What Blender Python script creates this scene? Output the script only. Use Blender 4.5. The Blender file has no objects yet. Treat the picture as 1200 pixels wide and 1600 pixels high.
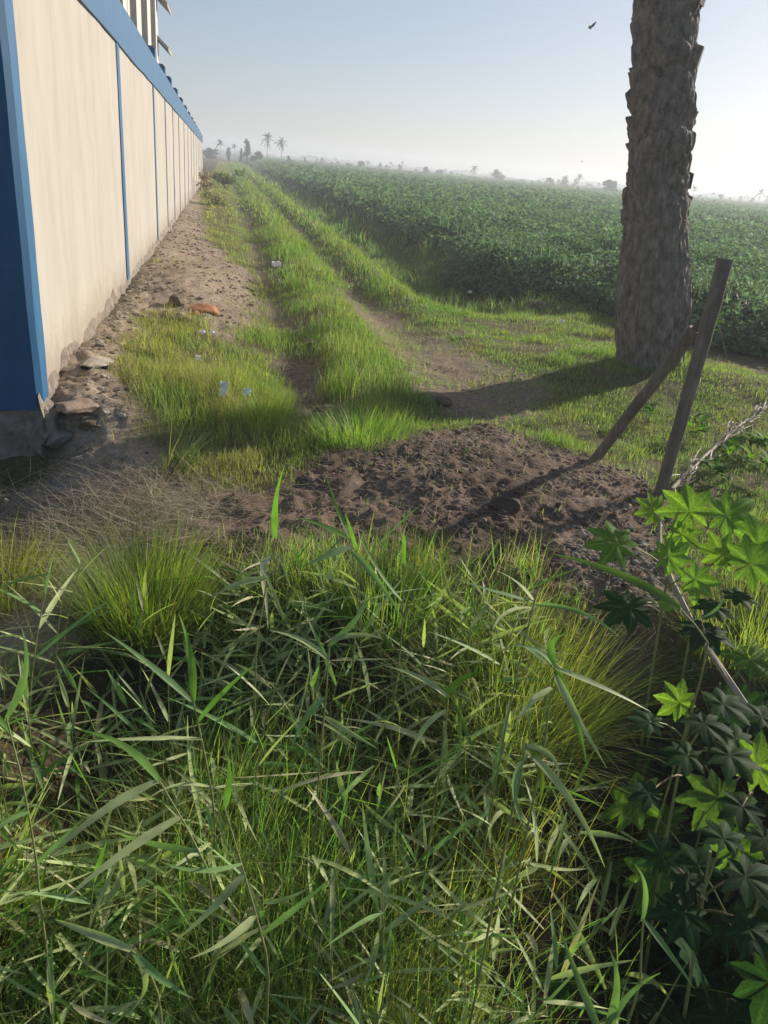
import bpy, math, random
import numpy as np
R_ = math.radians
random.seed(7)
rng = np.random.default_rng(11)
scene = bpy.context.scene
C = scene.collection

# ------------------------------------------------------------------ camera
F_PX, EYE = 1220.0, 1.6                    # focal length for a 1200 px wide picture, eye height
ROLL, PITCH = R_(5.2), R_(23.79)
cr, sr, cp, sp = math.cos(ROLL), math.sin(ROLL), math.cos(PITCH), math.sin(PITCH)
cam_d = bpy.data.cameras.new('camera')
cam = bpy.data.objects.new('camera', cam_d); C.objects.link(cam)
import mathutils
fw = mathutils.Vector((0, cp, -sp)); up0 = mathutils.Vector((0, sp, cp)); rt0 = mathutils.Vector((1, 0, 0))
rt = cr * rt0 + sr * up0
upv = -sr * rt0 + cr * up0
m3 = mathutils.Matrix((rt, upv, -fw)).transposed()
cam.matrix_world = mathutils.Matrix.Translation((0, 0, EYE)) @ m3.to_4x4()
cam_d.sensor_fit = 'HORIZONTAL'; cam_d.sensor_width = 36.0
cam_d.lens = 36.0 * F_PX / 1200.0
cam_d.clip_start = 0.05; cam_d.clip_end = 6000
scene.camera = cam

# ------------------------------------------------------------------ light
SUN_AZ, SUN_EL = R_(47), R_(21)          # azimuth clockwise from +Y
w = bpy.data.worlds.new('World'); scene.world = w; w.use_nodes = True
nt = w.node_tree
sky = nt.nodes.new('ShaderNodeTexSky'); sky.sky_type = 'NISHITA'; sky.sun_disc = False
sky.sun_elevation = SUN_EL; sky.sun_rotation = SUN_AZ
sky.air_density = 0.8; sky.dust_density = 1.2; sky.ozone_density = 3.0; sky.altitude = 0
bg = nt.nodes['Background']; bg.inputs['Strength'].default_value = 0.15
hs = nt.nodes.new('ShaderNodeHueSaturation'); hs.inputs['Saturation'].default_value = 1.08
gm = nt.nodes.new('ShaderNodeGamma'); gm.inputs['Gamma'].default_value = 0.60   # haze evens out the sky's brightness
nt.links.new(sky.outputs[0], gm.inputs['Color']); nt.links.new(gm.outputs[0], hs.inputs['Color']); nt.links.new(hs.outputs[0], bg.inputs['Color'])
sd = bpy.data.lights.new('sun', 'SUN'); sd.energy = 5.0; sd.angle = R_(0.9); sd.color = (1.0, 0.91, 0.78)
sun = bpy.data.objects.new('sun', sd); C.objects.link(sun)
sdir = mathutils.Vector((math.sin(SUN_AZ) * math.cos(SUN_EL), math.cos(SUN_AZ) * math.cos(SUN_EL), math.sin(SUN_EL)))
sun.rotation_euler = sdir.to_track_quat('Z', 'Y').to_euler()
scene.view_settings.view_transform = 'Standard'; scene.view_settings.look = 'None'
scene.view_settings.exposure = 0.58; scene.view_settings.gamma = 1.0
scene.cycles.max_bounces = 6; scene.cycles.transparent_max_bounces = 6
scene.cycles.diffuse_bounces = 4; scene.cycles.glossy_bounces = 2; scene.cycles.transmission_bounces = 3
scene.cycles.volume_bounces = 0

# ------------------------------------------------------------------ helpers
def ray(px, py):
    dx, dy = px - 600.0, py - 800.0
    a = (dx * cr + dy * sr) / F_PX; b = (dx * sr - dy * cr) / F_PX
    return np.array([a, cp + b * sp, -sp + b * cp])
def at(px, py, y):
    d = ray(px, py); return d * (y / d[1]) + np.array([0, 0, EYE])
def G(px, py, z=0.0):
    d = ray(px, py); return d * ((z - EYE) / d[2]) + np.array([0, 0, EYE])

def hash2(ix, iy, seed):
    n = (ix.astype(np.int64) * 374761393 + iy.astype(np.int64) * 668265263 + seed * 974634221) & 0x7fffffff
    n = ((n ^ (n >> 13)) * 1274126177) & 0x7fffffff
    return ((n ^ (n >> 16)) & 0xffff) / 65535.0
def vnoise(x, y, seed=0):
    x = np.asarray(x, float); y = np.asarray(y, float)
    ix, iy = np.floor(x), np.floor(y); fx, fy = x - ix, y - iy
    fx = fx * fx * (3 - 2 * fx); fy = fy * fy * (3 - 2 * fy)
    a = hash2(ix, iy, seed); b = hash2(ix + 1, iy, seed); c = hash2(ix, iy + 1, seed); d = hash2(ix + 1, iy + 1, seed)
    return (a + (b - a) * fx) * (1 - fy) + (c + (d - c) * fx) * fy
def fbm(x, y, seed=0, octv=4):
    r = 0; amp = 0.5; tot = 0
    for k in range(octv):
        r = r + amp * vnoise(np.asarray(x) * 2 ** k, np.asarray(y) * 2 ** k, seed + k * 17); tot += amp; amp *= 0.5
    return r / tot
def sstep(a, b, x):
    t = np.clip((np.asarray(x, float) - a) / (b - a), 0, 1); return t * t * (3 - 2 * t)
def gauss(x, s): return np.exp(-0.5 * (np.asarray(x) / s) ** 2)

WAZ = R_(-12.6)
WD = np.array([math.sin(WAZ), math.cos(WAZ)]); WN = np.array([math.cos(WAZ), -math.sin(WAZ)])
WC = np.array([-2.04, 4.17])
def sv(x, y):
    dx, dy = np.asarray(x) - WC[0], np.asarray(y) - WC[1]
    return dx * WD[0] + dy * WD[1], dx * WN[0] + dy * WN[1]
def xy(s, v):
    return WC[0] + s * WD[0] + v * WN[0], WC[1] + s * WD[1] + v * WN[1]

class Poly:                                # a patch of ground, signed distance (positive inside)
    def __init__(self, pts, px=True):
        self.p = np.array([G(*q)[:2] for q in pts]) if px else np.array(pts, float)
    def dist(self, x, y):
        x = np.asarray(x, float); y = np.asarray(y, float)
        P = self.p; n = len(P); best = np.full(x.shape, 1e9); inside = np.zeros(x.shape, bool)
        for i in range(n):
            ax, ay = P[i]; bx, by = P[(i + 1) % n]
            ex, ey = bx - ax, by - ay
            t = np.clip(((x - ax) * ex + (y - ay) * ey) / (ex * ex + ey * ey + 1e-12), 0, 1)
            best = np.minimum(best, np.hypot(x - ax - t * ex, y - ay - t * ey))
            c = ((ay > y) != (by > y)) & (x < (bx - ax) * (y - ay) / (by - ay + 1e-12) + ax)
            inside ^= c
        return np.where(inside, best, -best)
    def mask(self, x, y, soft=0.12, warp=0.18, seed=3):
        n = (fbm(np.asarray(x) * 2.3, np.asarray(y) * 2.3, seed, 4) - 0.5) * 2 * warp
        return sstep(-soft, soft, self.dist(x, y) + n)

P_MOUND = Poly([(330, 800), (430, 765), (530, 712), (640, 688), (760, 662), (850, 684), (950, 735), (1000, 770), (1050, 850),
                (1020, 1010), (960, 1060), (900, 930), (800, 900), (700, 890), (560, 880), (440, 860), (330, 845)])
P_PATH = Poly([(520, 440), (560, 450), (640, 505), (700, 540), (790, 575), (870, 610), (840, 650), (760, 660), (690, 640), (640, 580), (580, 520), (535, 475)])
P_RUT = Poly([(436, 545), (490, 545), (520, 600), (490, 650), (470, 700), (438, 690), (445, 620)])
P_BANK = Poly([(205, 475), (262, 372), (300, 300), (312, 310), (325, 380), (385, 420), (405, 500), (360, 535), (290, 505), (240, 500), (170, 560), (200, 640), (225, 690), (240, 750), (60, 760), (40, 720)])
P_STRAW = Poly([(-200, 720), (60, 745), (240, 750), (345, 795), (330, 850), (180, 870), (110, 905), (60, 880), (-200, 860)])
P_SAND = Poly([(-300, 870), (20, 870), (120, 905), (135, 960), (70, 1010), (-300, 1050)])
P_FORE = Poly([(-700, 1060), (60, 1000), (150, 950), (180, 850), (420, 850), (640, 870), (860, 890), (900, 960), (980, 1060), (1100, 1080), (1200, 1030), (1700, 1100), (3000, 3500), (-2500, 3500)])
P_CROP = Poly([(690, 425), (790, 452), (900, 476), (1000, 512), (1100, 545), (1230, 568), (1500, 640)])
_c = P_CROP.p
crop_pts = [tuple(p) for p in _c] + [(60, 5), (600, 60), (600, 640), (-160, 640)] + [xy(s, 5.6) for s in (300, 120, 60, 30, 18, 12)]
P_CROP = Poly(crop_pts, px=False)

def height(x, y, fine=True):
    x = np.asarray(x, float); y = np.asarray(y, float)
    s, v = sv(x, y)
    wob = (fbm(s * 0.35, v * 0 + 2, 5, 2) - 0.5) * 0.35
    on = sstep(0.2, 1.6, s)
    z = np.zeros_like(x)
    z -= 0.10 * gauss(v - 1.65 - wob, 0.24) * on
    z -= 0.09 * gauss(v - 2.90 - wob, 0.22) * sstep(2.0, 4.0, s)
    z += 0.07 * gauss(v - 2.25 - wob, 0.28) * on
    z += 0.09 * gauss(v - 3.30 - wob * .6, 0.22) * sstep(4.5, 6.5, s)
    z -= 0.34 * sstep(3.45, 4.3, v + wob * .5) * (1 - sstep(4.9, 5.9, v)) * sstep(4.6, 7.0, s)
    z += 0.12 * np.clip(1 - np.maximum(v, 0) / 1.0, 0, 1) * sstep(0.2, 1.5, s) * (0.6 + 0.8 * fbm(s * 1.5, v * 1.5, 9, 3))
    z += 0.17 * gauss(s - 5.6, 1.1) * gauss(v - 0.75, 0.38)
    z += 0.10 * gauss(s - 0.7, 0.7) * gauss(v - 0.25, 0.3)
    z -= 0.17 * sstep(.55, .1, s) * sstep(.75, .1, v) * sstep(-3.5, -.1, s) + .10 * sstep(.4, .0, v) * sstep(.5, .2, s)
    z += 0.13 * gauss(x - 0.55, 0.75) * gauss(y - 4.05, 0.5)
    z += 0.10 * gauss(x - 2.3, 0.8) * gauss(y - 7.4, 0.7) + 0.10 * gauss(x - 3.3, .6) * gauss(y - 7.0, .35)
    z -= 0.50 * sstep(2.95, 2.05, y) * sstep(-1.35, -0.6, x)
    z -= 0.42 * sstep(0.55, 1.05, x) * sstep(3.3, 2.1, y)
    z += (fbm(x * 0.9, y * 0.9, 21, 3) - 0.5) * 0.07 * np.clip(8 / np.maximum(y, 1), 0.2, 1)
    if fine:
        bare = np.maximum.reduce([P_MOUND.mask(x, y), P_BANK.mask(x, y), P_RUT.mask(x, y) * .6, P_PATH.mask(x, y) * .5])
        near = np.clip(1.3 - np.abs(y) / 16, 0, 1)
        n1 = fbm(x * 9, y * 9, 31, 4); n2 = np.abs(fbm(x * 16, y * 16, 41, 3) - 0.5) * 2
        n3 = fbm(x * 22, y * 22, 43, 3)
        z += bare * near * ((n1 - 0.5) * 0.08 + n2 * 0.03 + (n3 - .5) * .022)
        z += (1 - bare) * near * (fbm(x * 6, y * 6, 51, 3) - 0.5) * 0.03
    return z
def hz(x, y): return float(height(np.array([x]), np.array([y]))[0])
def GH(px, py):
    z = 0.0
    for _ in range(8):
        p = G(px, py, z); z = 0.5 * z + 0.5 * hz(p[0], p[1])
    p = G(px, py, z); p[2] = hz(p[0], p[1]); return p

class Soup:                                # collects geometry, builds one mesh
    def __init__(self): self.v = []; self.f4 = []; self.f3 = []; self.c = []; self.n = 0
    def add(self, v, f, col=None):
        v = np.asarray(v, float).reshape(-1, 3); f = np.asarray(f, np.int64)
        if f.size:
            (self.f4 if f.shape[1] == 4 else self.f3).append(f + self.n)
        self.v.append(v)
        if col is None: col = (0.5, 0.5, 0.5)
        col = np.asarray(col, float)
        self.c.append(np.broadcast_to(col, (len(v), 3)) if col.ndim == 1 else col)
        self.n += len(v)
    def mesh(self, name, smooth=False):
        me = bpy.data.meshes.new(name)
        v = np.concatenate(self.v); f4 = np.concatenate(self.f4) if self.f4 else np.zeros((0, 4), int)
        f3 = np.concatenate(self.f3) if self.f3 else np.zeros((0, 3), int)
        me.vertices.add(len(v)); me.vertices.foreach_set('co', v.astype(np.float32).ravel())
        nl = f4.size + f3.size; npol = len(f4) + len(f3)
        me.loops.add(nl); me.polygons.add(npol)
        me.loops.foreach_set('vertex_index', np.concatenate([f4.ravel(), f3.ravel()]).astype(np.int32))
        st = np.concatenate([np.arange(len(f4)) * 4, f4.size + np.arange(len(f3)) * 3]).astype(np.int32)
        me.polygons.foreach_set('loop_start', st)
        me.polygons.foreach_set('use_smooth', np.full(npol, smooth))
        a = me.color_attributes.new('tint', 'FLOAT_COLOR', 'POINT')
        col = np.concatenate(self.c); a.data.foreach_set('color', np.concatenate([col, np.ones((len(col), 1))], 1).astype(np.float32).ravel())
        me.update(calc_edges=True); me.validate()
        return me
    def build(self, name, mat, parent=None, smooth=False):
        return obj(name, self.mesh(name, smooth), mat, parent)
def obj(name, me, mat, parent=None):
    o = bpy.data.objects.new(name, me); C.objects.link(o)
    if mat is not None: me.materials.append(mat)
    if parent is not None: o.parent = parent
    return o
def tag(o, label=None, cat=None, group=None, kind=None):
    if label: o['label'] = label
    if cat: o['category'] = cat
    if group: o['group'] = group
    if kind: o['kind'] = kind
    return o
def thing(name, label, cat, loc=(0, 0, 0), group=None):
    o = bpy.data.objects.new(name, None); C.objects.link(o); o.empty_display_size = 0.1
    o.location = loc; return tag(o, label, cat, group)
def copy_tree(o, parent=None):
    c = o.copy(); C.objects.link(c)
    if parent: c.parent = parent
    for ch in list(o.children): copy_tree(ch, c)
    return c

def icos():
    t = (1 + 5 ** .5) / 2
    v = np.array([(-1, t, 0), (1, t, 0), (-1, -t, 0), (1, -t, 0), (0, -1, t), (0, 1, t), (0, -1, -t), (0, 1, -t), (t, 0, -1), (t, 0, 1), (-t, 0, -1), (-t, 0, 1)], float)
    v /= np.linalg.norm(v[0])
    f = np.array([(0, 11, 5), (0, 5, 1), (0, 1, 7), (0, 7, 10), (0, 10, 11), (1, 5, 9), (5, 11, 4), (11, 10, 2), (10, 7, 6), (7, 1, 8), (3, 9, 4), (3, 4, 2), (3, 2, 6), (3, 6, 8), (3, 8, 9), (4, 9, 5), (2, 4, 11), (6, 2, 10), (8, 6, 7), (9, 8, 1)])
    return v, f
IV, IF = icos()
def subdiv(v, f):
    v = list(map(tuple, v)); mid = {}; out = []
    def mp(a, b):
        k = (min(a, b), max(a, b))
        if k not in mid:
            q = np.array(v[a]) + np.array(v[b]); q /= np.linalg.norm(q); v.append(tuple(q)); mid[k] = len(v) - 1
        return mid[k]
    for a, b, c in f:
        x, y, z = mp(a, b), mp(b, c), mp(c, a); out += [(a, x, z), (b, y, x), (c, z, y), (x, y, z)]
    return np.array(v), np.array(out)
IV2, IF2 = subdiv(IV, IF); IV3, IF3 = subdiv(IV2, IF2)
# --- primitive shapes into a soup
def add_box(S, o, ax, ay, az, col=None, bev=0.0):
    """box from corner o spanned by three vectors"""
    o, ax, ay, az = [np.asarray(q, float) for q in (o, ax, ay, az)]
    v = [o + i * ax + j * ay + k * az for k in (0, 1) for j in (0, 1) for i in (0, 1)]
    f = [(0, 2, 3, 1), (4, 5, 7, 6), (0, 1, 5, 4), (2, 6, 7, 3), (0, 4, 6, 2), (1, 3, 7, 5)]
    S.add(v, f, col)
def frames(P):
    P = np.asarray(P, float); T = np.gradient(P, axis=0); T /= np.linalg.norm(T, axis=1)[:, None] + 1e-9
    ref = np.array([0, 0, 1.0]) if abs(T[0][2]) < 0.9 else np.array([1.0, 0, 0])
    A = np.cross(T, ref); A /= np.linalg.norm(A, axis=1)[:, None] + 1e-9
    B = np.cross(T, A); return T, A, B
def add_tube(S, P, rad, n=8, col=None, cap=True, rough=0.0, seed=0):
    P = np.asarray(P, float); k = len(P); rad = np.broadcast_to(np.asarray(rad, float), (k,))
    T, A, B = frames(P); th = np.arange(n) * 2 * math.pi / n
    rr = rad[:, None] * np.ones((1, n))
    if rough: rr = rr * (1 + rough * (np.random.default_rng(seed).random((k, n)) - .5))
    v = P[:, None, :] + rr[..., None] * (np.cos(th)[None, :, None] * A[:, None, :] + np.sin(th)[None, :, None] * B[:, None, :])
    i = np.arange(k - 1)[:, None] * n; j = np.arange(n)[None, :]; j2 = (j + 1) % n
    f = np.stack([i + j, i + j2, i + n + j2, i + n + j], -1).reshape(-1, 4)
    S.add(v.reshape(-1, 3), f, col)
    if cap:
        for e, ring in ((0, v[0]), (k - 1, v[-1])):
            vv = np.vstack([ring, P[e][None]]); idx = np.arange(n)
            ff = np.stack([idx, (idx + 1) % n, np.full(n, n)], 1)
            if e == 0: ff = ff[:, ::-1]
            S.add(vv, ff, col)
def curve(p0, p1, sag=0.0, n=8, side=0.0):
    p0, p1 = np.asarray(p0, float), np.asarray(p1, float); t = np.linspace(0, 1, n)[:, None]
    P = p0 + (p1 - p0) * t; b = 4 * t * (1 - t)
    P = P + b * np.array([0, 0, sag]); d = p1 - p0; sd_ = np.array([-d[1], d[0], 0]); sd_ /= np.linalg.norm(sd_) + 1e-9
    return P + b * sd_ * side
def add_leaf(S, P, W, prof, facing=(0, 0, 1), fold=0.25, col=None, twist=0.0):
    """one long blade along points P: three verts across, folded along its midrib"""
    P = np.asarray(P, float); k = len(P); T, _, _ = frames(P)
    fc = np.asarray(facing, float); A = np.cross(T, fc[None]); A /= np.linalg.norm(A, axis=1)[:, None] + 1e-9
    N = np.cross(A, T)
    tw = np.linspace(0, twist, k)[:, None]
    A2 = A * np.cos(tw) + N * np.sin(tw); N2 = np.cross(A2, T)
    wd = (W * np.asarray(prof))[:, None]
    L = P - A2 * wd + N2 * wd * fold; Rr = P + A2 * wd + N2 * wd * fold
    v = np.stack([L, P, Rr], 1).reshape(-1, 3)
    i = np.arange(k - 1)[:, None] * 3
    f = np.concatenate([np.concatenate([i, i + 1, i + 4, i + 3], 1), np.concatenate([i + 1, i + 2, i + 5, i + 4], 1)])
    S.add(v, f, col)
def lance(n, base=0.35, peak=0.3):
    t = np.linspace(0, 1, n); up = base + (1 - base) * np.clip(t / peak, 0, 1) ** 0.7
    dn = np.clip((1 - t) / (1 - peak), 0.02, 1) ** 0.75
    return np.where(t < peak, up, dn)

def blades(S, x, y, z, head, lean, curv, L, Wd, cols, nseg=3, tipw=0.06, twist=0.5):
    """many grass blades at once, each bending over along its heading"""
    n = len(x); k = nseg + 1
    th = lean[:, None] + curv[:, None] * np.linspace(0, 1, k)[None, :] ** 1.3
    dl = (L / nseg)[:, None]
    hx = np.concatenate([np.zeros((n, 1)), np.cumsum(np.sin(th[:, :-1]) * dl, 1)], 1)
    hzv = np.concatenate([np.zeros((n, 1)), np.cumsum(np.cos(th[:, :-1]) * dl, 1)], 1)
    ch, sh = np.cos(head)[:, None], np.sin(head)[:, None]
    px = x[:, None] + hx * ch; py = y[:, None] + hx * sh; pz = z[:, None] + hzv
    tw = head + math.pi / 2 + (rng.random(n) - .5) * 2 * twist
    t = np.linspace(0, 1, k); prof = np.maximum((1 - t ** 1.8), tipw) * np.minimum(1, 0.55 + 1.5 * t)
    ww = Wd[:, None] * prof[None, :] * .5
    ax, ay = np.cos(tw)[:, None] * ww, np.sin(tw)[:, None] * ww
    A = np.stack([px - ax, py - ay, pz], -1); B = np.stack([px + ax, py + ay, pz], -1)
    v = np.stack([A, B], 2).reshape(n * k * 2, 3)
    b = (np.arange(n) * k * 2)[:, None] + (np.arange(nseg) * 2)[None, :]
    f = np.stack([b, b + 1, b + 3, b + 2], -1).reshape(-1, 4)
    S.add(v, f, np.repeat(cols, k * 2, axis=0))

# ------------------------------------------------------------------ materials
def new_mat(name):
    m = bpy.data.materials.new(name); m.use_nodes = True
    return m, m.node_tree, m.node_tree.nodes['Principled BSDF']
def N(t, kind, **kw):
    n = t.nodes.new(kind)
    for k, v in kw.items():
        if k in n.inputs: n.inputs[k].default_value = v
        else: setattr(n, k, v)
    return n
def leaf_mat(name, rough=0.5, spec=0.35, trans=0.42, boost=(1.35, 1.6, 0.7), noise=30.0):
    m, t, p = new_mat(name)
    a = N(t, 'ShaderNodeVertexColor', layer_name='tint')
    geo = N(t, 'ShaderNodeNewGeometry')
    tc = N(t, 'ShaderNodeTexCoord'); nz = N(t, 'ShaderNodeTexNoise', Scale=noise, Detail=2.0)
    t.links.new(tc.outputs['Object'], nz.inputs['Vector'])
    mr = N(t, 'ShaderNodeMapRange'); mr.inputs['From Min'].default_value = .3; mr.inputs['From Max'].default_value = .7
    mr.inputs['To Min'].default_value = .75; mr.inputs['To Max'].default_value = 1.25
    t.links.new(nz.outputs['Fac'], mr.inputs['Value'])
    mx = N(t, 'ShaderNodeMix', data_type='RGBA', blend_type='MULTIPLY'); mx.inputs[0].default_value = 1
    t.links.new(a.outputs[0], mx.inputs[6]); t.links.new(mr.outputs[0], mx.inputs[7])
    t.links.new(mx.outputs[2], p.inputs['Base Color'])
    p.inputs['Roughness'].default_value = rough; p.inputs['Specular IOR Level'].default_value = spec
    tr = N(t, 'ShaderNodeBsdfTranslucent'); bx = N(t, 'ShaderNodeMix', data_type='RGBA', blend_type='MULTIPLY')
    bx.inputs[0].default_value = 1; bx.inputs[7].default_value = (*boost, 1)
    t.links.new(mx.outputs[2], bx.inputs[6]); t.links.new(bx.outputs[2], tr.inputs['Color'])
    ms = N(t, 'ShaderNodeMixShader'); ms.inputs[0].default_value = trans
    t.links.new(p.outputs[0], ms.inputs[1]); t.links.new(tr.outputs[0], ms.inputs[2])
    t.links.new(ms.outputs[0], t.nodes['Material Output'].inputs['Surface'])
    return m
def noise_mat(name, c1, c2, scale=8.0, rough=0.85, bump=0.3, dist=0.01, detail=6.0, stretch=None, spec=0.3, c3=None, use_tint=False):
    m, t, p = new_mat(name)
    tc = N(t, 'ShaderNodeTexCoord'); mp = N(t, 'ShaderNodeMapping')
    if stretch: mp.inputs['Scale'].default_value = stretch
    t.links.new(tc.outputs['Object'], mp.inputs['Vector'])
    nz = N(t, 'ShaderNodeTexNoise', Scale=scale, Detail=detail, Roughness=0.65); t.links.new(mp.outputs[0], nz.inputs['Vector'])
    rp = N(t, 'ShaderNodeValToRGB'); e = rp.color_ramp.elements
    e[0].position = 0.32; e[1].position = 0.68; e[0].color = (*c1, 1); e[1].color = (*c2, 1)
    if c3: q = e.new(0.5); q.color = (*c3, 1)
    t.links.new(nz.outputs['Fac'], rp.inputs['Fac'])
    out = rp.outputs[0]
    if use_tint:
        a = N(t, 'ShaderNodeVertexColor', layer_name='tint'); mx = N(t, 'ShaderNodeMix', data_type='RGBA', blend_type='MULTIPLY')
        mx.inputs[0].default_value = 1; t.links.new(out, mx.inputs[6]); t.links.new(a.outputs[0], mx.inputs[7]); out = mx.outputs[2]
    t.links.new(out, p.inputs['Base Color'])
    p.inputs['Roughness'].default_value = rough; p.inputs['Specular IOR Level'].default_value = spec
    if bump:
        n2 = N(t, 'ShaderNodeTexNoise', Scale=scale * 4, Detail=6.0, Roughness=0.7); t.links.new(mp.outputs[0], n2.inputs['Vector'])
        b = N(t, 'ShaderNodeBump', Strength=bump, Distance=dist); t.links.new(n2.outputs['Fac'], b.inputs['Height'])
        t.links.new(b.outputs[0], p.inputs['Normal'])
    return m
M_GRASS = leaf_mat('grass', rough=0.5, spec=0.3, trans=0.5)
M_REED = leaf_mat('reed_leaf', rough=0.55, spec=0.3, trans=0.38, boost=(1.3, 1.55, .5), noise=18)
M_CROP = leaf_mat('crop_leaf', rough=0.65, spec=0.18, trans=0.42, boost=(1.15, 1.4, .9))
M_CASTOR = leaf_mat('castor_leaf', rough=0.6, spec=0.07, trans=0.52, boost=(1.55, 1.75, .55), noise=14)
M_TREE = leaf_mat('tree_foliage', rough=0.6, spec=0.2, trans=0.25, noise=1.0)
M_STRAW = leaf_mat('dry_straw', rough=0.6, spec=0.3, trans=0.25, boost=(1, 1, .9))
M_STEM = noise_mat('green_stem', (.16, .20, .06), (.26, .26, .10), 20, 0.5, 0.1)
M_TWIG = noise_mat('brown_stem', (.13, .09, .05), (.26, .19, .11), 20, 0.7, 0.3)
M_BARKFAR = noise_mat('far_bark', (.10, .08, .06), (.16, .13, .10), 2, 0.9, 0)
M_SOIL = noise_mat('soil_clod', (.065, .045, .034), (.15, .11, .085), 30, 0.95, 0.5, 0.01, use_tint=False)
M_ROCK = noise_mat('rock', (.55, .52, .48), (.95, .92, .86), 14, 0.9, 0.6, 0.02, use_tint=True)
M_POLE = noise_mat('weathered_pole', (.10, .08, .06), (.25, .21, .165), 7, 0.8, 0.5, 0.006, stretch=(3, 3, .6), c3=(.16, .13, .10))
M_PALM = noise_mat('palm_bark', (.11, .095, .083), (.42, .36, .31), 13, 0.95, 1.0, 0.03, stretch=(1.6, 1.6, .8), c3=(.25, .21, .178))
M_WHITE = noise_mat('cream_plaster', (.35, .315, .275), (.425, .39, .345), 2.2, 0.9, 0.5, 0.006, stretch=(1.5, 1.5, .45), c3=(.395, .36, .315))
def soil_wall(m):                          # mud splashed along the foot and thin run-off stains down the plaster
    t = m.node_tree; p = t.nodes['Principled BSDF']; src = p.inputs['Base Color'].links[0].from_socket
    tc = N(t, 'ShaderNodeTexCoord'); sx = N(t, 'ShaderNodeSeparateXYZ'); t.links.new(tc.outputs['Object'], sx.inputs[0])
    n1 = N(t, 'ShaderNodeTexNoise', Scale=7.0, Detail=7.0, Roughness=.75); t.links.new(tc.outputs['Object'], n1.inputs['Vector'])
    ma = N(t, 'ShaderNodeMath', operation='MULTIPLY_ADD'); ma.inputs[1].default_value = -.75; t.links.new(n1.outputs['Fac'], ma.inputs[0]); t.links.new(sx.outputs['Z'], ma.inputs[2])
    mr = N(t, 'ShaderNodeMapRange'); mr.inputs['From Min'].default_value = .12; mr.inputs['From Max'].default_value = -.25; mr.inputs['To Min'].default_value = 0; mr.inputs['To Max'].default_value = .8
    t.links.new(ma.outputs[0], mr.inputs['Value'])
    mx = N(t, 'ShaderNodeMix', data_type='RGBA'); mx.inputs[7].default_value = (.24, .19, .14, 1); t.links.new(mr.outputs[0], mx.inputs[0]); t.links.new(src, mx.inputs[6])
    mp = N(t, 'ShaderNodeMapping'); mp.inputs['Scale'].default_value = (3.2, 3.2, .28); t.links.new(tc.outputs['Object'], mp.inputs['Vector'])
    n2 = N(t, 'ShaderNodeTexNoise', Scale=2.4, Detail=8.0, Roughness=.7); t.links.new(mp.outputs[0], n2.inputs['Vector'])
    m2 = N(t, 'ShaderNodeMapRange'); m2.inputs['From Min'].default_value = .60; m2.inputs['From Max'].default_value = .78; m2.inputs['To Max'].default_value = .38; t.links.new(n2.outputs['Fac'], m2.inputs['Value'])
    my = N(t, 'ShaderNodeMix', data_type='RGBA'); my.inputs[7].default_value = (.29, .245, .19, 1); t.links.new(m2.outputs[0], my.inputs[0]); t.links.new(mx.outputs[2], my.inputs[6])
    t.links.new(my.outputs[2], p.inputs['Base Color'])
soil_wall(M_WHITE)
M_BLUE = noise_mat('blue_paint', (.008, .078, .18), (.014, .105, .235), 3.0, 0.55, 0.25, 0.005, stretch=(2, 2, .6), spec=0.4)
M_CONC = noise_mat('rough_concrete', (.16, .13, .10), (.36, .31, .25), 9.0, 0.95, 0.9, 0.03, c3=(.26, .22, .18))
M_PAPER = noise_mat('white_scrap', (.75, .75, .74), (.86, .86, .85), 10, 0.5, 0.3)
M_BLUESCRAP = noise_mat('blue_scrap', (.16, .38, .62), (.25, .48, .70), 10, 0.5, 0.3)
M_BIRD = noise_mat('bird_dark', (.03, .03, .035), (.06, .06, .065), 10, 0.7, 0)

def ground_mat():
    m, t, p = new_mat('ground_soil')
    a = N(t, 'ShaderNodeVertexColor', layer_name='tint')
    tc = N(t, 'ShaderNodeTexCoord')
    n1 = N(t, 'ShaderNodeTexNoise', Scale=26.0, Detail=8.0, Roughness=0.7); t.links.new(tc.outputs['Object'], n1.inputs['Vector'])
    r = N(t, 'ShaderNodeMapRange'); r.inputs['From Min'].default_value = .3; r.inputs['From Max'].default_value = .7
    r.inputs['To Min'].default_value = .55; r.inputs['To Max'].default_value = 1.45
    t.links.new(n1.outputs['Fac'], r.inputs['Value'])
    mx = N(t, 'ShaderNodeMix', data_type='RGBA', blend_type='MULTIPLY'); mx.inputs[0].default_value = 1
    t.links.new(a.outputs[0], mx.inputs[6]); t.links.new(r.outputs[0], mx.inputs[7]); t.links.new(mx.outputs[2], p.inputs['Base Color'])
    p.inputs['Roughness'].default_value = 0.95; p.inputs['Specular IOR Level'].default_value = 0.15
    n2 = N(t, 'ShaderNodeTexNoise', Scale=55.0, Detail=8.0, Roughness=0.75); t.links.new(tc.outputs['Object'], n2.inputs['Vector'])
    b = N(t, 'ShaderNodeBump', Strength=0.8, Distance=0.015); t.links.new(n2.outputs['Fac'], b.inputs['Height'])
    t.links.new(b.outputs[0], p.inputs['Normal'])
    return m
M_GROUND = ground_mat()

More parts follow.
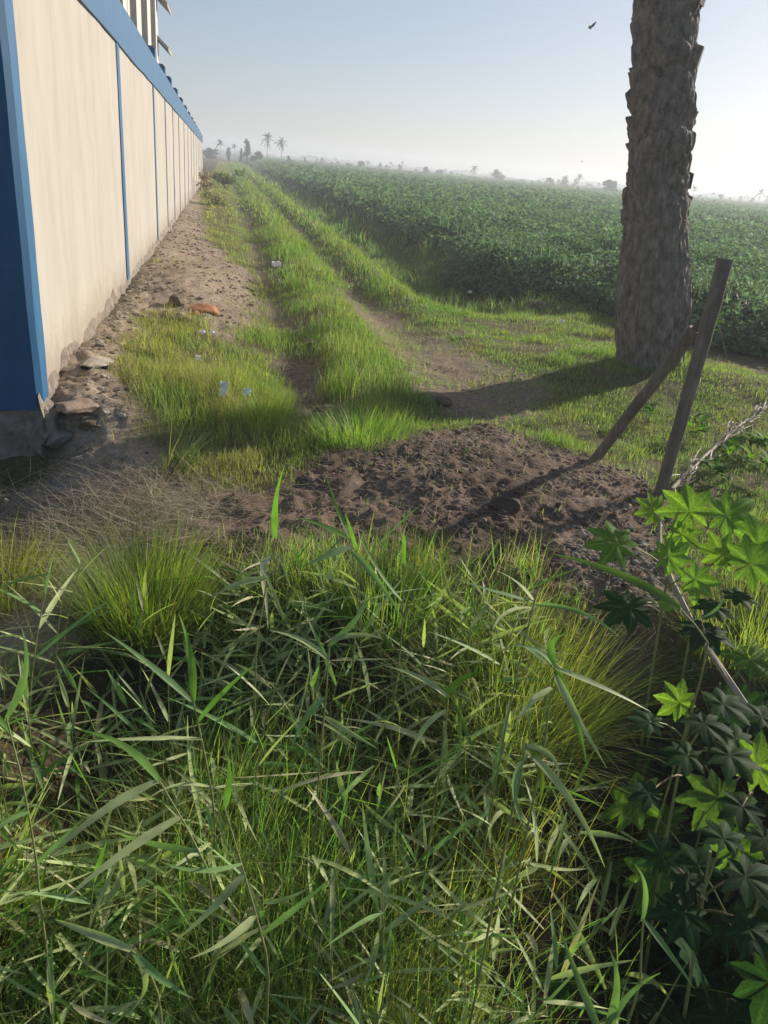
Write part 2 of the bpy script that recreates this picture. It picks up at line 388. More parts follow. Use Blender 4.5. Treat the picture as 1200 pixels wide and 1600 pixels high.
# ------------------------------------------------------------------ ground
def mixc(a, b, k): return a + (np.asarray(b) - a) * k[..., None]
def build_ground():
    yr = [-6.0]
    while yr[-1] < 5200:
        y = yr[-1]; d = abs(y) if y > 0 else 0.8
        yr.append(y + (0.30 if y < 0 else max(0.018, 0.0055 * d * (1 if d < 15 else (1 + (d - 15) * .01)))))
    yr = np.array(yr); nx = 560
    t = np.linspace(-1, 1, nx); t = np.sign(t) * (0.55 * np.abs(t) + 0.45 * np.abs(t) ** 4)
    X = t[None, :] * (4.5 + 1.15 * np.maximum(yr, 0))[:, None]; Y = np.repeat(yr[:, None], nx, 1)
    Z = height(X.ravel(), Y.ravel()).reshape(X.shape)
    x, y = X.ravel(), Y.ravel(); s, v = sv(x, y)
    col = np.zeros((len(x), 3)); n = fbm(x * 1.7, y * 1.7, 77, 4)
    col[:] = (.085, .075, .035)
    col = mixc(col, (.14, .115, .06), sstep(.45, .75, n))
    dark = np.array((.125, .085, .062)); dry = np.array((.30, .235, .175))
    col = mixc(col, (.22, .17, .12), P_PATH.mask(x, y))
    col = mixc(col, (.14, .11, .08), P_RUT.mask(x, y))
    bank = P_BANK.mask(x, y)
    col = mixc(col, dry * .75 + .25 * dry * (n[:, None] * 2), bank)
    wob = (fbm(s * 0.35, v * 0 + 2, 5, 2) - 0.5) * 0.35
    rutk = np.maximum(gauss(v - 1.65 - wob, .2) * sstep(.5, 2, s), gauss(v - 2.9 - wob, .17) * sstep(4, 7, s)) * (s < 60)
    col = mixc(col, (.155, .12, .085), rutk * (.5 + .5 * sstep(.3, .6, n)))
    md = P_MOUND.mask(x, y, .1, .2)
    col = col + ((dark[None] * (0.7 + 0.7 * n)[:, None]) - col) * md[:, None]
    col = mixc(col, (.25, .18, .13), md * sstep(.5, .75, fbm(x * 3, y * 3, 88, 3)) * .6)
    col = mixc(col, (.20, .16, .11), P_STRAW.mask(x, y) * .8)
    col = mixc(col, (.36, .29, .215), P_SAND.mask(x, y))
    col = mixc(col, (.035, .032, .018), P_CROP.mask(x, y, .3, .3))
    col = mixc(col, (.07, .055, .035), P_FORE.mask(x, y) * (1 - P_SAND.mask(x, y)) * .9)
    ny = len(yr); i = (np.arange(ny - 1)[:, None] * nx + np.arange(nx - 1)[None, :])
    f = np.stack([i, i + 1, i + nx + 1, i + nx], -1).reshape(-1, 4)
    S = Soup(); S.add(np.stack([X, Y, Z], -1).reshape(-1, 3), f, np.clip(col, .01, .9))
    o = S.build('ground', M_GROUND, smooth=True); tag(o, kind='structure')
build_ground()

# ------------------------------------------------------------------ wall
def P3(s, v, z):
    x, y = xy(s, v); return np.array([x, y, z])
def zb(s): return 2.60 - 0.0182 * s        # underside of the blue beam: the wall runs slightly downhill
WV = lambda ds, dv, dz: np.array([ds * WD[0] + dv * WN[0], ds * WD[1] + dv * WN[1], dz])
def build_wall():
    t = thing('boundary_wall', 'long cream plastered wall with blue beam and pillars along the left of the dirt track', 'wall', (*xy(0.12, 0), 0))
    off = np.array([*xy(0.12, 0), 0])
    joints = [5.0, 9.4, 12.0, 14.3, 16.6, 19.2, 21.6, 24.0, 26.4, 28.8, 31.2, 33.6, 36.0]
    a = 0.48; end = 38.0
    edges = [a] + joints + [end]
    for k in range(len(edges) - 1):
        s0 = edges[k] + (0.11 if k else 0); s1 = edges[k + 1] - (0.11 if k < len(joints) else 0)
        if k >= 1: s0 -= .03
        if k + 1 >= 2 and k < len(joints): s1 += .03
        S = Soup(); n = max(2, int((s1 - s0) * 6)); ss = np.linspace(s0, s1, n)
        vz = []
        zz = np.linspace(0, 1, 14)
        for q in ss:
            for r in zz:
                bulge = (fbm(np.array([q * 2.2]), np.array([r * 4]), 15, 3)[0] - .5) * .010
                vz.append(P3(q, bulge, -0.2 + r * (zb(q) + 0.2)) - off)
        i = np.arange(n - 1)[:, None] * 14 + np.arange(13)[None, :]
        S.add(vz, np.stack([i, i + 14, i + 15, i + 1], -1).reshape(-1, 4))
        add_box(S, P3(s0, -0.2, -0.2) - off, WV(s1 - s0, 0, 0), WV(0, 0.185, 0), np.array([0, 0, zb(s1) + .2]))
        S.build('wall_panel', M_WHITE, t, smooth=True)
    for k, j in enumerate(joints):          # blue pillars between the panels and their heads above the beam
        hw = 0.11 if k < 1 else 0.075
        S = Soup(); add_box(S, P3(j - hw, -0.2, -0.2) - off, WV(2 * hw, 0, 0), WV(0, 0.2 + (.012 if k < 2 else .008), 0), np.array([0, 0, zb(j) + .2]))
        S.build('pillar', M_BLUE, t)
    S = Soup(); b0, b1 = 0.08, end; n = 60; ss = np.linspace(b0, b1, n)   # beam: slightly uneven lower edge
    prof = []
    for q in ss:
        e = (fbm(np.array([q * 3.1]), np.array([0.3]), 8, 3)[0] - .5) * .03
        z0 = zb(q) + e; z1 = zb(q) + 0.44 - .0042 * q
        prof += [P3(q, 0.0, z0) - off, P3(q, 0.022, z0) - off, P3(q, 0.022, z1) - off, P3(q, -0.22, z1) - off, P3(q, -0.22, z0) - off]
    i = np.arange(n - 1)[:, None] * 5; j = np.arange(5)[None, :]
    S.add(prof, np.stack([i + j, i + 5 + j, i + 5 + (j + 1) % 5, i + (j + 1) % 5], -1).reshape(-1, 4))
    S.add(prof[:5], [(0, 1, 2), (0, 2, 3), (0, 3, 4)]); S.add(prof[-5:], [(2, 1, 0), (3, 2, 0), (4, 3, 0)])
    S.build('blue_beam', M_BLUE, t)
    for j in [10.2, 12.4, 14.3, 16.6, 19.0, 21.4, 23.8, 26.2, 28.6, 31.0, 33.4, 35.8]:
        S = Soup(); h = 0.25 - .004 * j; z0 = zb(j) + .443 - .0042 * (j - .17); c = .04
        for (u0, u1, w0, w1, q0, q1) in ((-.17, .17, -.21, .0, 0, h - c),):
            add_box(S, P3(j + u0, w0, z0 + q0) - off, WV(u1 - u0, 0, 0), WV(0, w1 - w0, 0), np.array([0, 0, q1 - q0]))
        lo = [P3(j + a_, b_, z0 + h - c + .001) - off for a_, b_ in ((-.17, -.21), (.17, -.21), (.17, 0), (-.17, 0))]
        hi = [P3(j + a_, b_, z0 + h) - off for a_, b_ in ((-.12, -.17), (.12, -.17), (.12, -.04), (-.12, -.04))]
        S.add(lo + hi, [(0, 1, 5, 4), (1, 2, 6, 5), (2, 3, 7, 6), (3, 0, 4, 7), (4, 5, 6, 7)])
        S.build('pillar_head', M_BLUE, t)
    # corner pillar with chamfered edge, ragged lower end
    S = Soup(); zt = zb(0) + .0
    ring = [(0.47, 0.015), (0.30, 0.015), (0.262, -0.015), (0.262, -0.4), (0.47, -0.4)]
    for k in range(12): pass
    zs = np.linspace(0, 1, 20); vv = []
    for q in zs:
        for (s_, v_) in ring:
            wv = (fbm(np.array([q * 7.0 + s_ * 9]), np.array([v_ * 9]), 61, 3)[0] - .5) * .02
            z0 = 0.10 if s_ < .3 else .14
            vv.append(P3(s_ + wv, v_ + wv * .5, z0 + q * (zt - z0)) - off)
    i = np.arange(19)[:, None] * 5; j = np.arange(5)[None, :]
    S.add(vv, np.stack([i + j, i + 5 + j, i + 5 + (j + 1) % 5, i + (j + 1) % 5], -1).reshape(-1, 4))
    S.add(vv[:5], [(0, 1, 2), (0, 2, 3), (0, 3, 4)])
    S.build('corner_pillar', M_BLUE, t, smooth=False)
    # return wall, in the shade, facing the viewer
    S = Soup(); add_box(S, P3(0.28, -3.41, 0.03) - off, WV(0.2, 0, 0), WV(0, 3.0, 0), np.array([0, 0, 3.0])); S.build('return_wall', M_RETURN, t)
    S = Soup()                                # rough concrete footing, ragged along its top, on both faces
    def footing(path, hfun, seed):
        n = len(path); rows = 9; vv = []
        for k, (s_, v_, ns, nv) in enumerate(path):
            h = hfun(k)
            for r in range(rows):
                q = r / (rows - 1)
                out = (0.045 * (1 - q) + 0.012) + (fbm(np.array([k * .6]), np.array([q * 7.0]), seed, 4)[0] - .5) * .035
                if r == rows - 1: out = 0.001
                vv.append(P3(s_ + ns * out, v_ + nv * out, -0.42 + q * (h + .42)) - off)
        i = np.arange(n - 1)[:, None] * rows + np.arange(rows - 1)[None, :]
        S.add(vv, np.stack([i, i + rows, i + rows + 1, i + 1], -1).reshape(-1, 4))
    ss = np.arange(0.24, 14, 0.035)
    rag = fbm(ss * 4.5, ss * 0, 19, 5)
    footing([(q, 0.0, 0, 1) for q in ss], lambda k: 0.06 + .17 * rag[k] + 0.05 * gauss(ss[k] - .4, .5) + 0.07 * (ss[k] > 1.0), 23)
    rr = np.arange(-3.4, 0.01, 0.035); rg = fbm(rr * 4.5, rr * 0 + 3, 29, 5)
    footing([(0.275, q, -1, 0) for q in rr], lambda k: 0.0 + .16 * rg[k] + .06 * sstep(-.5, 0, rr[k]), 33)
    bv = IV3.copy() * (1 + (fbm(IV3[:, 0] * 3 + 5, IV3[:, 1] * 3 + IV3[:, 2] * 2, 44, 4) - .5) * .9)[:, None]
    bl = np.array([P3(.35 + a_ * .15, -.035 + b_ * .125, -.06 + c_ * .22) - off for a_, b_, c_ in bv]); S.add(bl, IF3)
    S.build('footing', M_CONC, t)
    return t
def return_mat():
    m, t, p = new_mat('return_wall_face')
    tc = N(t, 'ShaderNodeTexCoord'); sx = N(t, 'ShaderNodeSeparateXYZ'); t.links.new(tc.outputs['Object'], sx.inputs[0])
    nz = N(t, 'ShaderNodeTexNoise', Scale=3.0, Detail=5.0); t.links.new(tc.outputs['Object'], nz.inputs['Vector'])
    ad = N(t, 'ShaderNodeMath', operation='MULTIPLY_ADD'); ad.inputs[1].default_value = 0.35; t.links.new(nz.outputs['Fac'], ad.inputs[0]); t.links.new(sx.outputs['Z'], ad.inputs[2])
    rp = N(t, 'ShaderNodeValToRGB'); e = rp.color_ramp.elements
    e[0].position = .62; e[1].position = .95; e[0].color = (.018, .07, .28, 1); e[1].color = (.058, .047, .039, 1)  # blue near the foot, turning dark grey higher up
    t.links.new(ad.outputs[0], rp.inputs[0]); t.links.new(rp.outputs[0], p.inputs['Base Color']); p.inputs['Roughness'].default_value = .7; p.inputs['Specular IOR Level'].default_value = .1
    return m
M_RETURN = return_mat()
build_wall()

# ------------------------------------------------------------------ louvred building behind the wall
def build_shed():
    Y = 17.0
    pr = at(243, 60, Y); bx, by = pr[0], pr[1]
    t = thing('slatted_building', 'grey building clad in pale upright slats with sloping eaves, rising behind the blue wall top', 'building', (bx, by, 0))
    m_slat = noise_mat('pale_slat', (.42, .40, .37), (.58, .55, .50), 5, .7, .2, stretch=(1, 1, .2))
    m_dark = noise_mat('dark_recess', (.09, .11, .15), (.14, .16, .20), 3, .8, .2)  # dark colour for the recess behind the slats
    m_eave = noise_mat('eave_sheet', (.30, .27, .23), (.42, .39, .34), 5, .8, .3)
    d = -WD; nn = WN                        # facade runs back towards the viewer, facing the track
    Lf = 7.0; Ht = 9.0
    def V(a, b, z): return np.array([d[0] * a + nn[0] * b, d[1] * a + nn[1] * b, z])
    S = Soup(); add_box(S, V(0, -3, 0), V(Lf, 0, 0), V(0, 2.9, 0), V(0, 0, Ht)); S.build('wall', m_dark, t)
    k = 0; a = 0.05
    while a < Lf - .2:
        S = Soup(); add_box(S, V(a, -.098, 0.3), V(.26, 0, 0), V(0, .15 + .03 * (k % 3), 0), V(0, 0, Ht - .4 - .3 * (k % 2))); S.build('slat', m_slat, t); a += .52 + .08 * (k % 2); k += 1
    e1 = at(247, 79, Y)[2]; e2 = at(246, 12, Y)[2]
    S2 = e2 - e1
    for z in (e1, e2, e2 + S2, e2 + 2 * S2):
        if z > Ht: continue
        S = Soup(); v0 = [V(-.35, -.1, z + .35), V(.75, -.1, z + .35), V(.75, .28, z), V(-.35, .28, z)]
        v1 = [q - np.array([0, 0, .06]) for q in v0]
        S.add(v0 + v1, [(0, 1, 2, 3), (7, 6, 5, 4), (0, 3, 7, 4), (3, 2, 6, 7), (2, 1, 5, 6), (1, 0, 4, 5)])
        S.build('eave', m_eave, t)
    S = Soup(); v0 = [V(-.4, .3, Ht), V(Lf + .3, .31, Ht), V(Lf + .3, -3.2, Ht + .3), V(-.4, -3.2, Ht + .3)]; v1 = [q + np.array([0, 0, .08]) for q in v0]
    S.add(v0 + v1, [(3, 2, 1, 0), (4, 5, 6, 7), (0, 1, 5, 4), (1, 2, 6, 5), (2, 3, 7, 6), (3, 0, 4, 7)]); S.build('roof', m_eave, t)
build_shed()

# ------------------------------------------------------------------ date palm
def frond(S, base, az, L, rise, droop, col, nleaf=26, leafL=0.45, wide=0.02, both=True):
    tt = np.linspace(0, 1, 10)
    hr = L * (tt * math.cos(rise)); vz = L * (tt * math.sin(rise) - droop * tt ** 2)
    P = np.stack([base[0] + hr * math.cos(az), base[1] + hr * math.sin(az), base[2] + vz], 1)
    add_tube(S, P, np.linspace(.02, .005, 10) * (L / 2.5), 4, np.asarray(col) * .9, cap=False)
    T, A, B = frames(P)
    for q in np.linspace(.12, 1, nleaf):
        i = min(8, int(q * 9)); fr = q * 9 - i; p = P[i] * (1 - fr) + P[i + 1] * fr; ll = leafL * (0.55 + .6 * math.sin(math.pi * min(1, q * .85 + .1)))
        for sg in (-1, 1):
            dirv = T[i] * .65 + sg * A[i] * .75 + np.array([0, 0, .12 - .25 * random.random()]); dirv /= np.linalg.norm(dirv)
            e = p + dirv * ll; wv = np.cross(dirv, [0, 0, 1.0]); wv = wv / (np.linalg.norm(wv) + 1e-9) * wide
            md = p + dirv * ll * .45 + np.array([0, 0, .02 * L])
            S.add([p - wv * .4, p + wv * .4, md + wv, md - wv, e], [(0, 1, 2, 3)], col); n0 = 5
            S.f3.append(np.array([[S.n - 3, S.n - 1, S.n - 2]]))
def build_palm():
    bx, by = 2.37, 7.35; t = thing('date_palm', 'thick date palm trunk with rough leaf scars standing in grass right of the track', 'palm tree', (bx, by, hz(bx, by)))
    S = Soup(); n = 110; nz_ = 620; top = 7.2
    z = np.linspace(-0.15, top, nz_); th = np.arange(n) / n * 2 * math.pi
    cx = -0.19 * z + 0.004 * z ** 2
    Rr = np.interp(z, [-.15, .02, .25, .6, .85, 1.1, 1.5, 2.0, 2.5, 3.0, 7.2], [.30, .30, .315, .315, .30, .268, .240, .238, .24, .25, .25])
    ZZ, TT = np.meshgrid(z, th, indexing='ij')
    up = sstep(.9, 1.5, ZZ)
    rr = np.repeat(Rr[:, None], n, 1)
    # overlapping leaf bases: staggered scales with a proud upper lip
    rows = 0.185; m = 7
    f = (ZZ + (fbm(TT * 1.1, ZZ * .9, 76, 3) - .5) * .34 + .05 * np.sin(TT * 2 + ZZ)) / rows; row = np.floor(f); fz = f - row
    a = TT / (2 * math.pi) * m + (row % 2) * .5 + row * .13 + (hash2(row, row * 0 + 3, 3) - .5) * .3; ca = np.floor(a); fa = a - ca
    hsh = hash2(row, np.mod(ca, m), 5); hsh2 = hash2(row, np.mod(ca, m), 9)
    shape = np.sin(math.pi * np.clip(fa, 0, 1)) ** .6
    fz2 = np.clip(fz + .35 * (1 - shape) - .15 * hsh, 0, 1)
    scale = (fz2 ** 1.3) * shape * (0.012 + 0.05 * hsh ** 1.6) * sstep(1.04, .86, fz2)
    rr += up * scale + up * (hsh2 - .5) * .012
    rr -= up * .016 * sstep(.16, .0, fz2) * shape
    low = 1 - up
    fib = fbm(TT * 14 + 3, ZZ * 2.2, 71, 4); fib2 = fbm(TT * 30, ZZ * 5, 73, 3)
    rr += low * ((fib - .5) * .05 + (fib2 - .5) * .03) + (fbm(TT * 2.0, ZZ * 1.6, 74, 3) - .5) * .06 * (0.4 + .6 * low)
    rr += (fbm(TT * 12, ZZ * 9, 75, 4) - .5) * .034
    # hanging torn edges of old bases
    tear = sstep(.62, .72, fbm(TT * 1.6, ZZ * 3.2, 79, 2)) * sstep(1.0, 1.3, ZZ) * .03
    rr += tear
    v = np.stack([cx[:, None] + rr * np.cos(TT), rr * np.sin(TT), ZZ], -1)
    i = np.arange(nz_ - 1)[:, None] * n; j = np.arange(n)[None, :]; j2 = (j + 1) % n
    S.add(v.reshape(-1, 3), np.stack([i + j, i + j2, i + n + j2, i + n + j], -1).reshape(-1, 4))
    # a few broken stubs standing off the bark
    r2 = random.Random(5)
    for k in range(12):
        zz = r2.uniform(1.25, 6.9); a0 = r2.uniform(0, 6.28); R0 = float(np.interp(zz, z, Rr)) + .01; c0 = float(np.interp(zz, z, cx))
        er = np.array([math.cos(a0), math.sin(a0), 0]); et = np.array([-math.sin(a0), math.cos(a0), 0]); p = np.array([c0, 0, zz]) + er * R0
        wd = r2.uniform(.05, .10); hh = r2.uniform(.10, .2); o_ = r2.uniform(.0, .022)
        lo = [p - et * wd - er * .03, p + et * wd - er * .03, p + et * wd * .9 + er * .012, p - et * wd * .9 + er * .012]
        top_ = [q + np.array([0, 0, hh * r2.uniform(.7, 1.1)]) + er * o_ - (et * wd * .35 * sg) for q, sg in zip(lo, (-1, 1, 1, -1))]
        S.add(lo + top_, [(0, 1, 5, 4), (1, 2, 6, 5), (2, 3, 7, 6), (3, 0, 4, 7), (4, 5, 6, 7)])
    S.build('trunk', M_PALM, t, smooth=False)
    S = Soup(); cxt = -0.19 * top + .004 * top ** 2
    for k in range(34):
        a0 = k * 2.39996; rs = 1.25 - 1.55 * (k / 34); frond(S, (cxt, 0, top - .1), a0, 2.9, rs, .35 + .2 * (k / 34), (.07, .11, .035), 30, .42, .016)
    S.build('crown', M_TREE, t)
build_palm()

# ------------------------------------------------------------------ the two leaning poles
def build_poles():
    b = GH(1030, 775); tp = at(1134, 405, 4.18)
    t = thing('wooden_pole', 'tall weathered round post leaning right with its foot behind the castor leaves', 'pole', tuple(b))
    P = curve(b - np.array([0, 0, .12]), tp, 0, 14) + (np.random.default_rng(3).random((14, 3)) - .5) * .004 - b
    S = Soup(); add_tube(S, P, np.linspace(.033, .040, 14), 18, rough=.05, seed=2); S.build('shaft', M_POLE, t, smooth=True)
    b2 = GH(925, 724); tp2 = at(1086, 515, 4.36)
    t2 = thing('wooden_pole', 'shorter grey post slanting from the bare soil up against the taller leaning post', 'pole', tuple(b2))
    d = tp2 - b2; P = curve(b2 - d * .08, tp2, 0, 12) + (np.random.default_rng(4).random((12, 3)) - .5) * .004 - b2
    S = Soup(); add_tube(S, P, np.linspace(.032, .036, 12), 18, rough=.05, seed=6); S.build('shaft', M_POLE, t2, smooth=True)
    S = Soup(); e = tp2 - b2; add_tube(S, [e - d * .01, e + d * .05, e + d * .10], [.022, .02, .012], 7, rough=.3); S.build('splintered_end', M_POLE, t2)
    S = Soup(); q = e - d * .02; add_tube(S, [q - d * .012, q, q + d * .012], [.0385, .041, .0385], 14, rough=.05); S.build('collar', M_POLE, t2)
build_poles()

def leaves_cloud(S, x, y, z, size, cols, flat=.6):
    n = len(x); az = rng.uniform(0, 6.283, n); tl = rng.normal(0, flat, n)
    a = np.stack([np.cos(az), np.sin(az), np.sin(tl)], 1); a /= np.linalg.norm(a, axis=1)[:, None]
    r = rng.normal(0, 1, (n, 3)); b = np.cross(a, r); b /= np.linalg.norm(b, axis=1)[:, None]
    up = np.array([0, 0, 1.0]); b2 = np.cross(a, up); b = b * flat + b2 * (1.2 - flat); b /= np.linalg.norm(b, axis=1)[:, None]
    p = np.stack([x, y, z], 1); s = size[:, None]
    c3 = np.cross(a, b)
    v = np.stack([p - a * s * .5, p + b * s * .32 + c3 * s * .06, p + a * s * .6 - c3 * s * .05, p - b * s * .32 + c3 * s * .06], 1).reshape(-1, 3)
    i = np.arange(n)[:, None] * 4
    S.add(v, np.concatenate([i, i + 1, i + 2, i + 3], 1), np.repeat(cols, 4, 0))
# ------------------------------------------------------------------ short grass of the track, verges and ditch
def grass_props(x, y):
    s, v = sv(x, y)
    dens = np.ones_like(x)
    for p, k in ((P_MOUND, .965), (P_PATH, .80), (P_RUT, .93), (P_BANK, .955), (P_STRAW, .9), (P_SAND, .95)):
        dens *= 1 - k * p.mask(x, y, .10, .2)
    wob = (fbm(s * 0.35, v * 0 + 2, 5, 2) - 0.5) * 0.35
    on = sstep(4, 7, s)
    brk = .55 + .45 * sstep(.35, .6, fbm(s * .8, v * .8, 93, 3))
    dens *= 1 - .92 * gauss(v - 1.65 - wob, .165) * sstep(0, 1.5, s) * (1 - .4 * sstep(16, 30, s)) * brk
    dens *= 1 - .90 * gauss(v - 2.9 - wob, .16) * on * (1 - .3 * sstep(16, 30, s)) * brk
    dens *= 0.22 + 1.0 * sstep(.32, .60, fbm(x * 2.2, y * 2.2, 91, 4))
    dens *= (v > 0.12)
    dens *= 1 - P_CROP.mask(x, y, .3, .3)
    H = np.full_like(x, .062)
    H += .055 * gauss(v - 0.95, .55) * sstep(1.0, .2, np.abs(s - 2.0) / 3) 
    H += .09 * gauss(v - 2.25 - wob, .30) * sstep(.2, 1.5, s)
    H += .06 * gauss(v - 3.3 - wob, .25) * on
    H += .12 * sstep(3.6, 4.6, v) * sstep(5, 7, s)
    tuft = sstep(.52, .78, fbm(x * 2.6 + 7, y * 2.6, 95, 3)); H *= .65 + 1.1 * tuft
    H += .13 * gauss(np.hypot(x - 2.37, y - 7.35) - .34, .10) * fbm(x * 5, y * 5, 96, 2)
    g = np.array([G(q, r)[:2] for q, r in ((530, 610), (570, 660), (600, 670), (520, 560), (430, 520), (370, 610), (410, 640), (480, 690))])
    for gx, gy in g: H += .10 * gauss(x - gx, .16) * gauss(y - gy, .22)
    return dens, H, s, v
def scatter(x0, x1, y0, y1, per_m2, cond=None):
    n = int((x1 - x0) * (y1 - y0) * per_m2); return rng.uniform(x0, x1, n), rng.uniform(y0, y1, n)
def build_track_grass():
    S = Soup()
    for (x0, x1, y0, y1, dn, wd, lf, nseg) in ((-2.4, 4.6, 2.9, 6.5, 6200, .0042, 1, 3), (-3.6, 5.4, 6.5, 11, 3000, .006, 1, 2), (-6.5, 4.2, 11, 20, 1100, .010, 1.1, 2), (-14, 2.5, 20, 50, 170, .028, 1.25, 2), (-40, -6, 50, 150, 22, .09, 1.6, 2)):
        x, y = scatter(x0, x1, y0, y1, dn)
        d, H, s, v = grass_props(x, y)
        fore = P_FORE.mask(x, y)
        keep = (rng.random(len(x)) < d * (1 - fore)) & (v < 6.2)
        x, y, H, s, v = x[keep], y[keep], H[keep], s[keep], v[keep]
        n = len(x); z = height(x, y) - .01
        L = H * rng.uniform(.5, 1.35, n) * lf
        head = rng.uniform(0, 6.283, n); lean = rng.uniform(.0, .55, n); curv = rng.uniform(.1, 1.1, n)
        c = np.zeros((n, 3)); c[:] = (.17, .26, .055)
        left = sstep(1.75, .9, v); c = mixc(c, (.235, .25, .065), left * .9)
        c = mixc(c, (.16, .245, .11), sstep(3.5, 4.3, v) * sstep(4, 7, s))
        c = mixc(c, (.19, .245, .07), sstep(3, 5, v) * (1 - sstep(4, 7, s)) * .7)
        c = mixc(c, (.40, .34, .18), (rng.random(n) < (.12 + .26 * left)) * 1.0)
        c = mixc(c, (.27, .235, .10), sstep(.5, .72, fbm(x * 3.2, y * 3.2, 97, 3)) * .55)
        c = mixc(c, (.13, .25, .05), sstep(.55, .75, fbm(x * 2.1 + 9, y * 2.1, 98, 3)) * .6)
        c *= rng.uniform(.7, 1.25, n)[:, None]
        if y0 < 11:                         # small broad leaved weeds in among the blades
            w_ = rng.random(n) < .05 * sstep(.45, .7, fbm(x * 1.5 + 4, y * 1.5, 99, 3)); nw = int(w_.sum())
            leaves_cloud(S, x[w_], y[w_], z[w_] + H[w_] * rng.uniform(.3, 1.0, nw), rng.uniform(.012, .032, nw), np.array((.13, .23, .06))[None] * rng.uniform(.7, 1.3, nw)[:, None], .5)
        blades(S, x, y, z, head, lean, curv, L, np.full(n, wd) * rng.uniform(.7, 1.3, n), c, nseg)
    o = S.build('track_grass', M_GRASS); tag(o, 'short green grass on the ruts, ridge and verges of the dirt track', 'grass', kind='stuff')
build_track_grass()

# ------------------------------------------------------------------ the crop
def crop_top(x, y):
    s, v = sv(x, y)
    ph = np.abs(np.mod(v / .75, 1) - .5) * 2
    t = .68 + .15 * (fbm(x * .5, y * .5, 101, 3) - .5) * 2 + .12 * (fbm(x * 2.6, y * 2.6, 103, 2) - .5) * 2 - .10 * ph * (y < 40)
    return t
def build_crop():
    S = Soup()
    def colors(n, x, y):
        c = np.zeros((n, 3)); c[:] = (.12, .185, .11); k = fbm(x * .6, y * .6, 111, 3)
        c = mixc(c, (.155, .225, .125), sstep(.4, .7, k)); c = mixc(c, (.16, .20, .06), (rng.random(n) < .10) * 1.0)
        return c * rng.uniform(.65, 1.3, n)[:, None]
    for (x0, x1, y0, y1, dn, sz) in ((0, 14, 8, 16, 1800, .068), (-4, 24, 16, 30, 480, .105), (-12, 42, 30, 60, 75, .24), (-40, 85, 60, 140, 14, .5), (-110, 220, 140, 330, 2.4, 1.1), (-170, 380, 330, 600, .55, 2.0)):
        x, y = scatter(x0, x1, y0, y1, dn)
        D = P_CROP.dist(x, y) + (fbm(x * 1.3, y * 1.3, 121, 3) - .5) * .7
        k = (D > 0) & (np.abs(x) < y * .75 + 6); x, y, D = x[k], y[k], D[k]
        n = len(x); top = crop_top(x, y) * (0.38 + .62 * sstep(0, 1.1, D))
        u = rng.random(n); edge = D < 2.0
        z = top * np.where(edge, u ** .75, 1 - .35 * u ** 2) + rng.normal(0, .05, n)
        z = np.maximum(z, .04)
        z += height(x, y, False)
        size = sz * rng.uniform(.6, 1.3, n)
        leaves_cloud(S, x, y, z, size, colors(n, x, y), .55)
    # upright shoots that break the top line
    for (x0, x1, y0, y1, dn, wd, L0) in ((0, 14, 9, 18, 22, .016, .22), (-4, 30, 18, 40, 6, .028, .26), (-14, 60, 40, 90, 1.2, .06, .35)):
        x, y = scatter(x0, x1, y0, y1, dn); k = P_CROP.dist(x, y) > .15; x, y = x[k], y[k]; n = len(x)
        z = crop_top(x, y) - .12
        blades(S, x, y, z, rng.uniform(0, 6.28, n), rng.uniform(0, .4, n), rng.uniform(.2, 1.2, n), L0 * rng.uniform(.5, 1.2, n), wd * rng.uniform(.6, 1.3, n), colors(n, x, y) * 1.15, 3)
    # shaded inner mass of stalks and leaves under the canopy
    yr = [8.5]
    while yr[-1] < 640: yr.append(yr[-1] * 1.022 + .02)
    yr = np.array(yr); nx = 260; t = np.linspace(-.55, .72, nx)
    X = t[None] * (yr[:, None] + 6); Y = np.repeat(yr[:, None], nx, 1); x, y = X.ravel(), Y.ravel()
    D = P_CROP.dist(x, y) - .35
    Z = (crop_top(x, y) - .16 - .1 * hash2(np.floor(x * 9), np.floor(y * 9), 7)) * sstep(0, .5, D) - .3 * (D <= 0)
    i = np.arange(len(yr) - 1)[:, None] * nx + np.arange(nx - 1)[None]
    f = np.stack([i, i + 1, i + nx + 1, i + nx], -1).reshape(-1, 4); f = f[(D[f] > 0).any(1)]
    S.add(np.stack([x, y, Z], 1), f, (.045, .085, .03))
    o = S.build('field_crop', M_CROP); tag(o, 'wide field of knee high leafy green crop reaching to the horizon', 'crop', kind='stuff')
build_crop()

# ------------------------------------------------------------------ bare soil: clods, gravel, straw
def clods(S, x, y, r, cols, sink=.3, squash=.7):
    n = len(x); z = height(x, y)
    jit = 1 + (rng.random((n, 12)) - .5) * .7
    v = IV[None] * jit[..., None] * r[:, None, None] * np.array([1, 1, 1.0])
    a = rng.uniform(0, 6.28, n); ca, sa = np.cos(a)[:, None], np.sin(a)[:, None]
    st = rng.uniform(.7, 1.4, n)[:, None]
    vx, vy = v[..., 0] * st, v[..., 1]
    w = np.stack([x[:, None] + vx * ca - vy * sa, y[:, None] + vx * sa + vy * ca, z[:, None] + v[..., 2] * squash + r[:, None] * (1 - 2 * sink) * .5], -1)
    f = (np.arange(n)[:, None, None] * 12 + IF[None]).reshape(-1, 3)
    S.add(w.reshape(-1, 3), f, np.repeat(cols, 12, 0))
M_CLOD = noise_mat('clod', (.7, .7, .7), (1.3, 1.3, 1.3), 60, 0.95, 0.6, 0.006, use_tint=True)
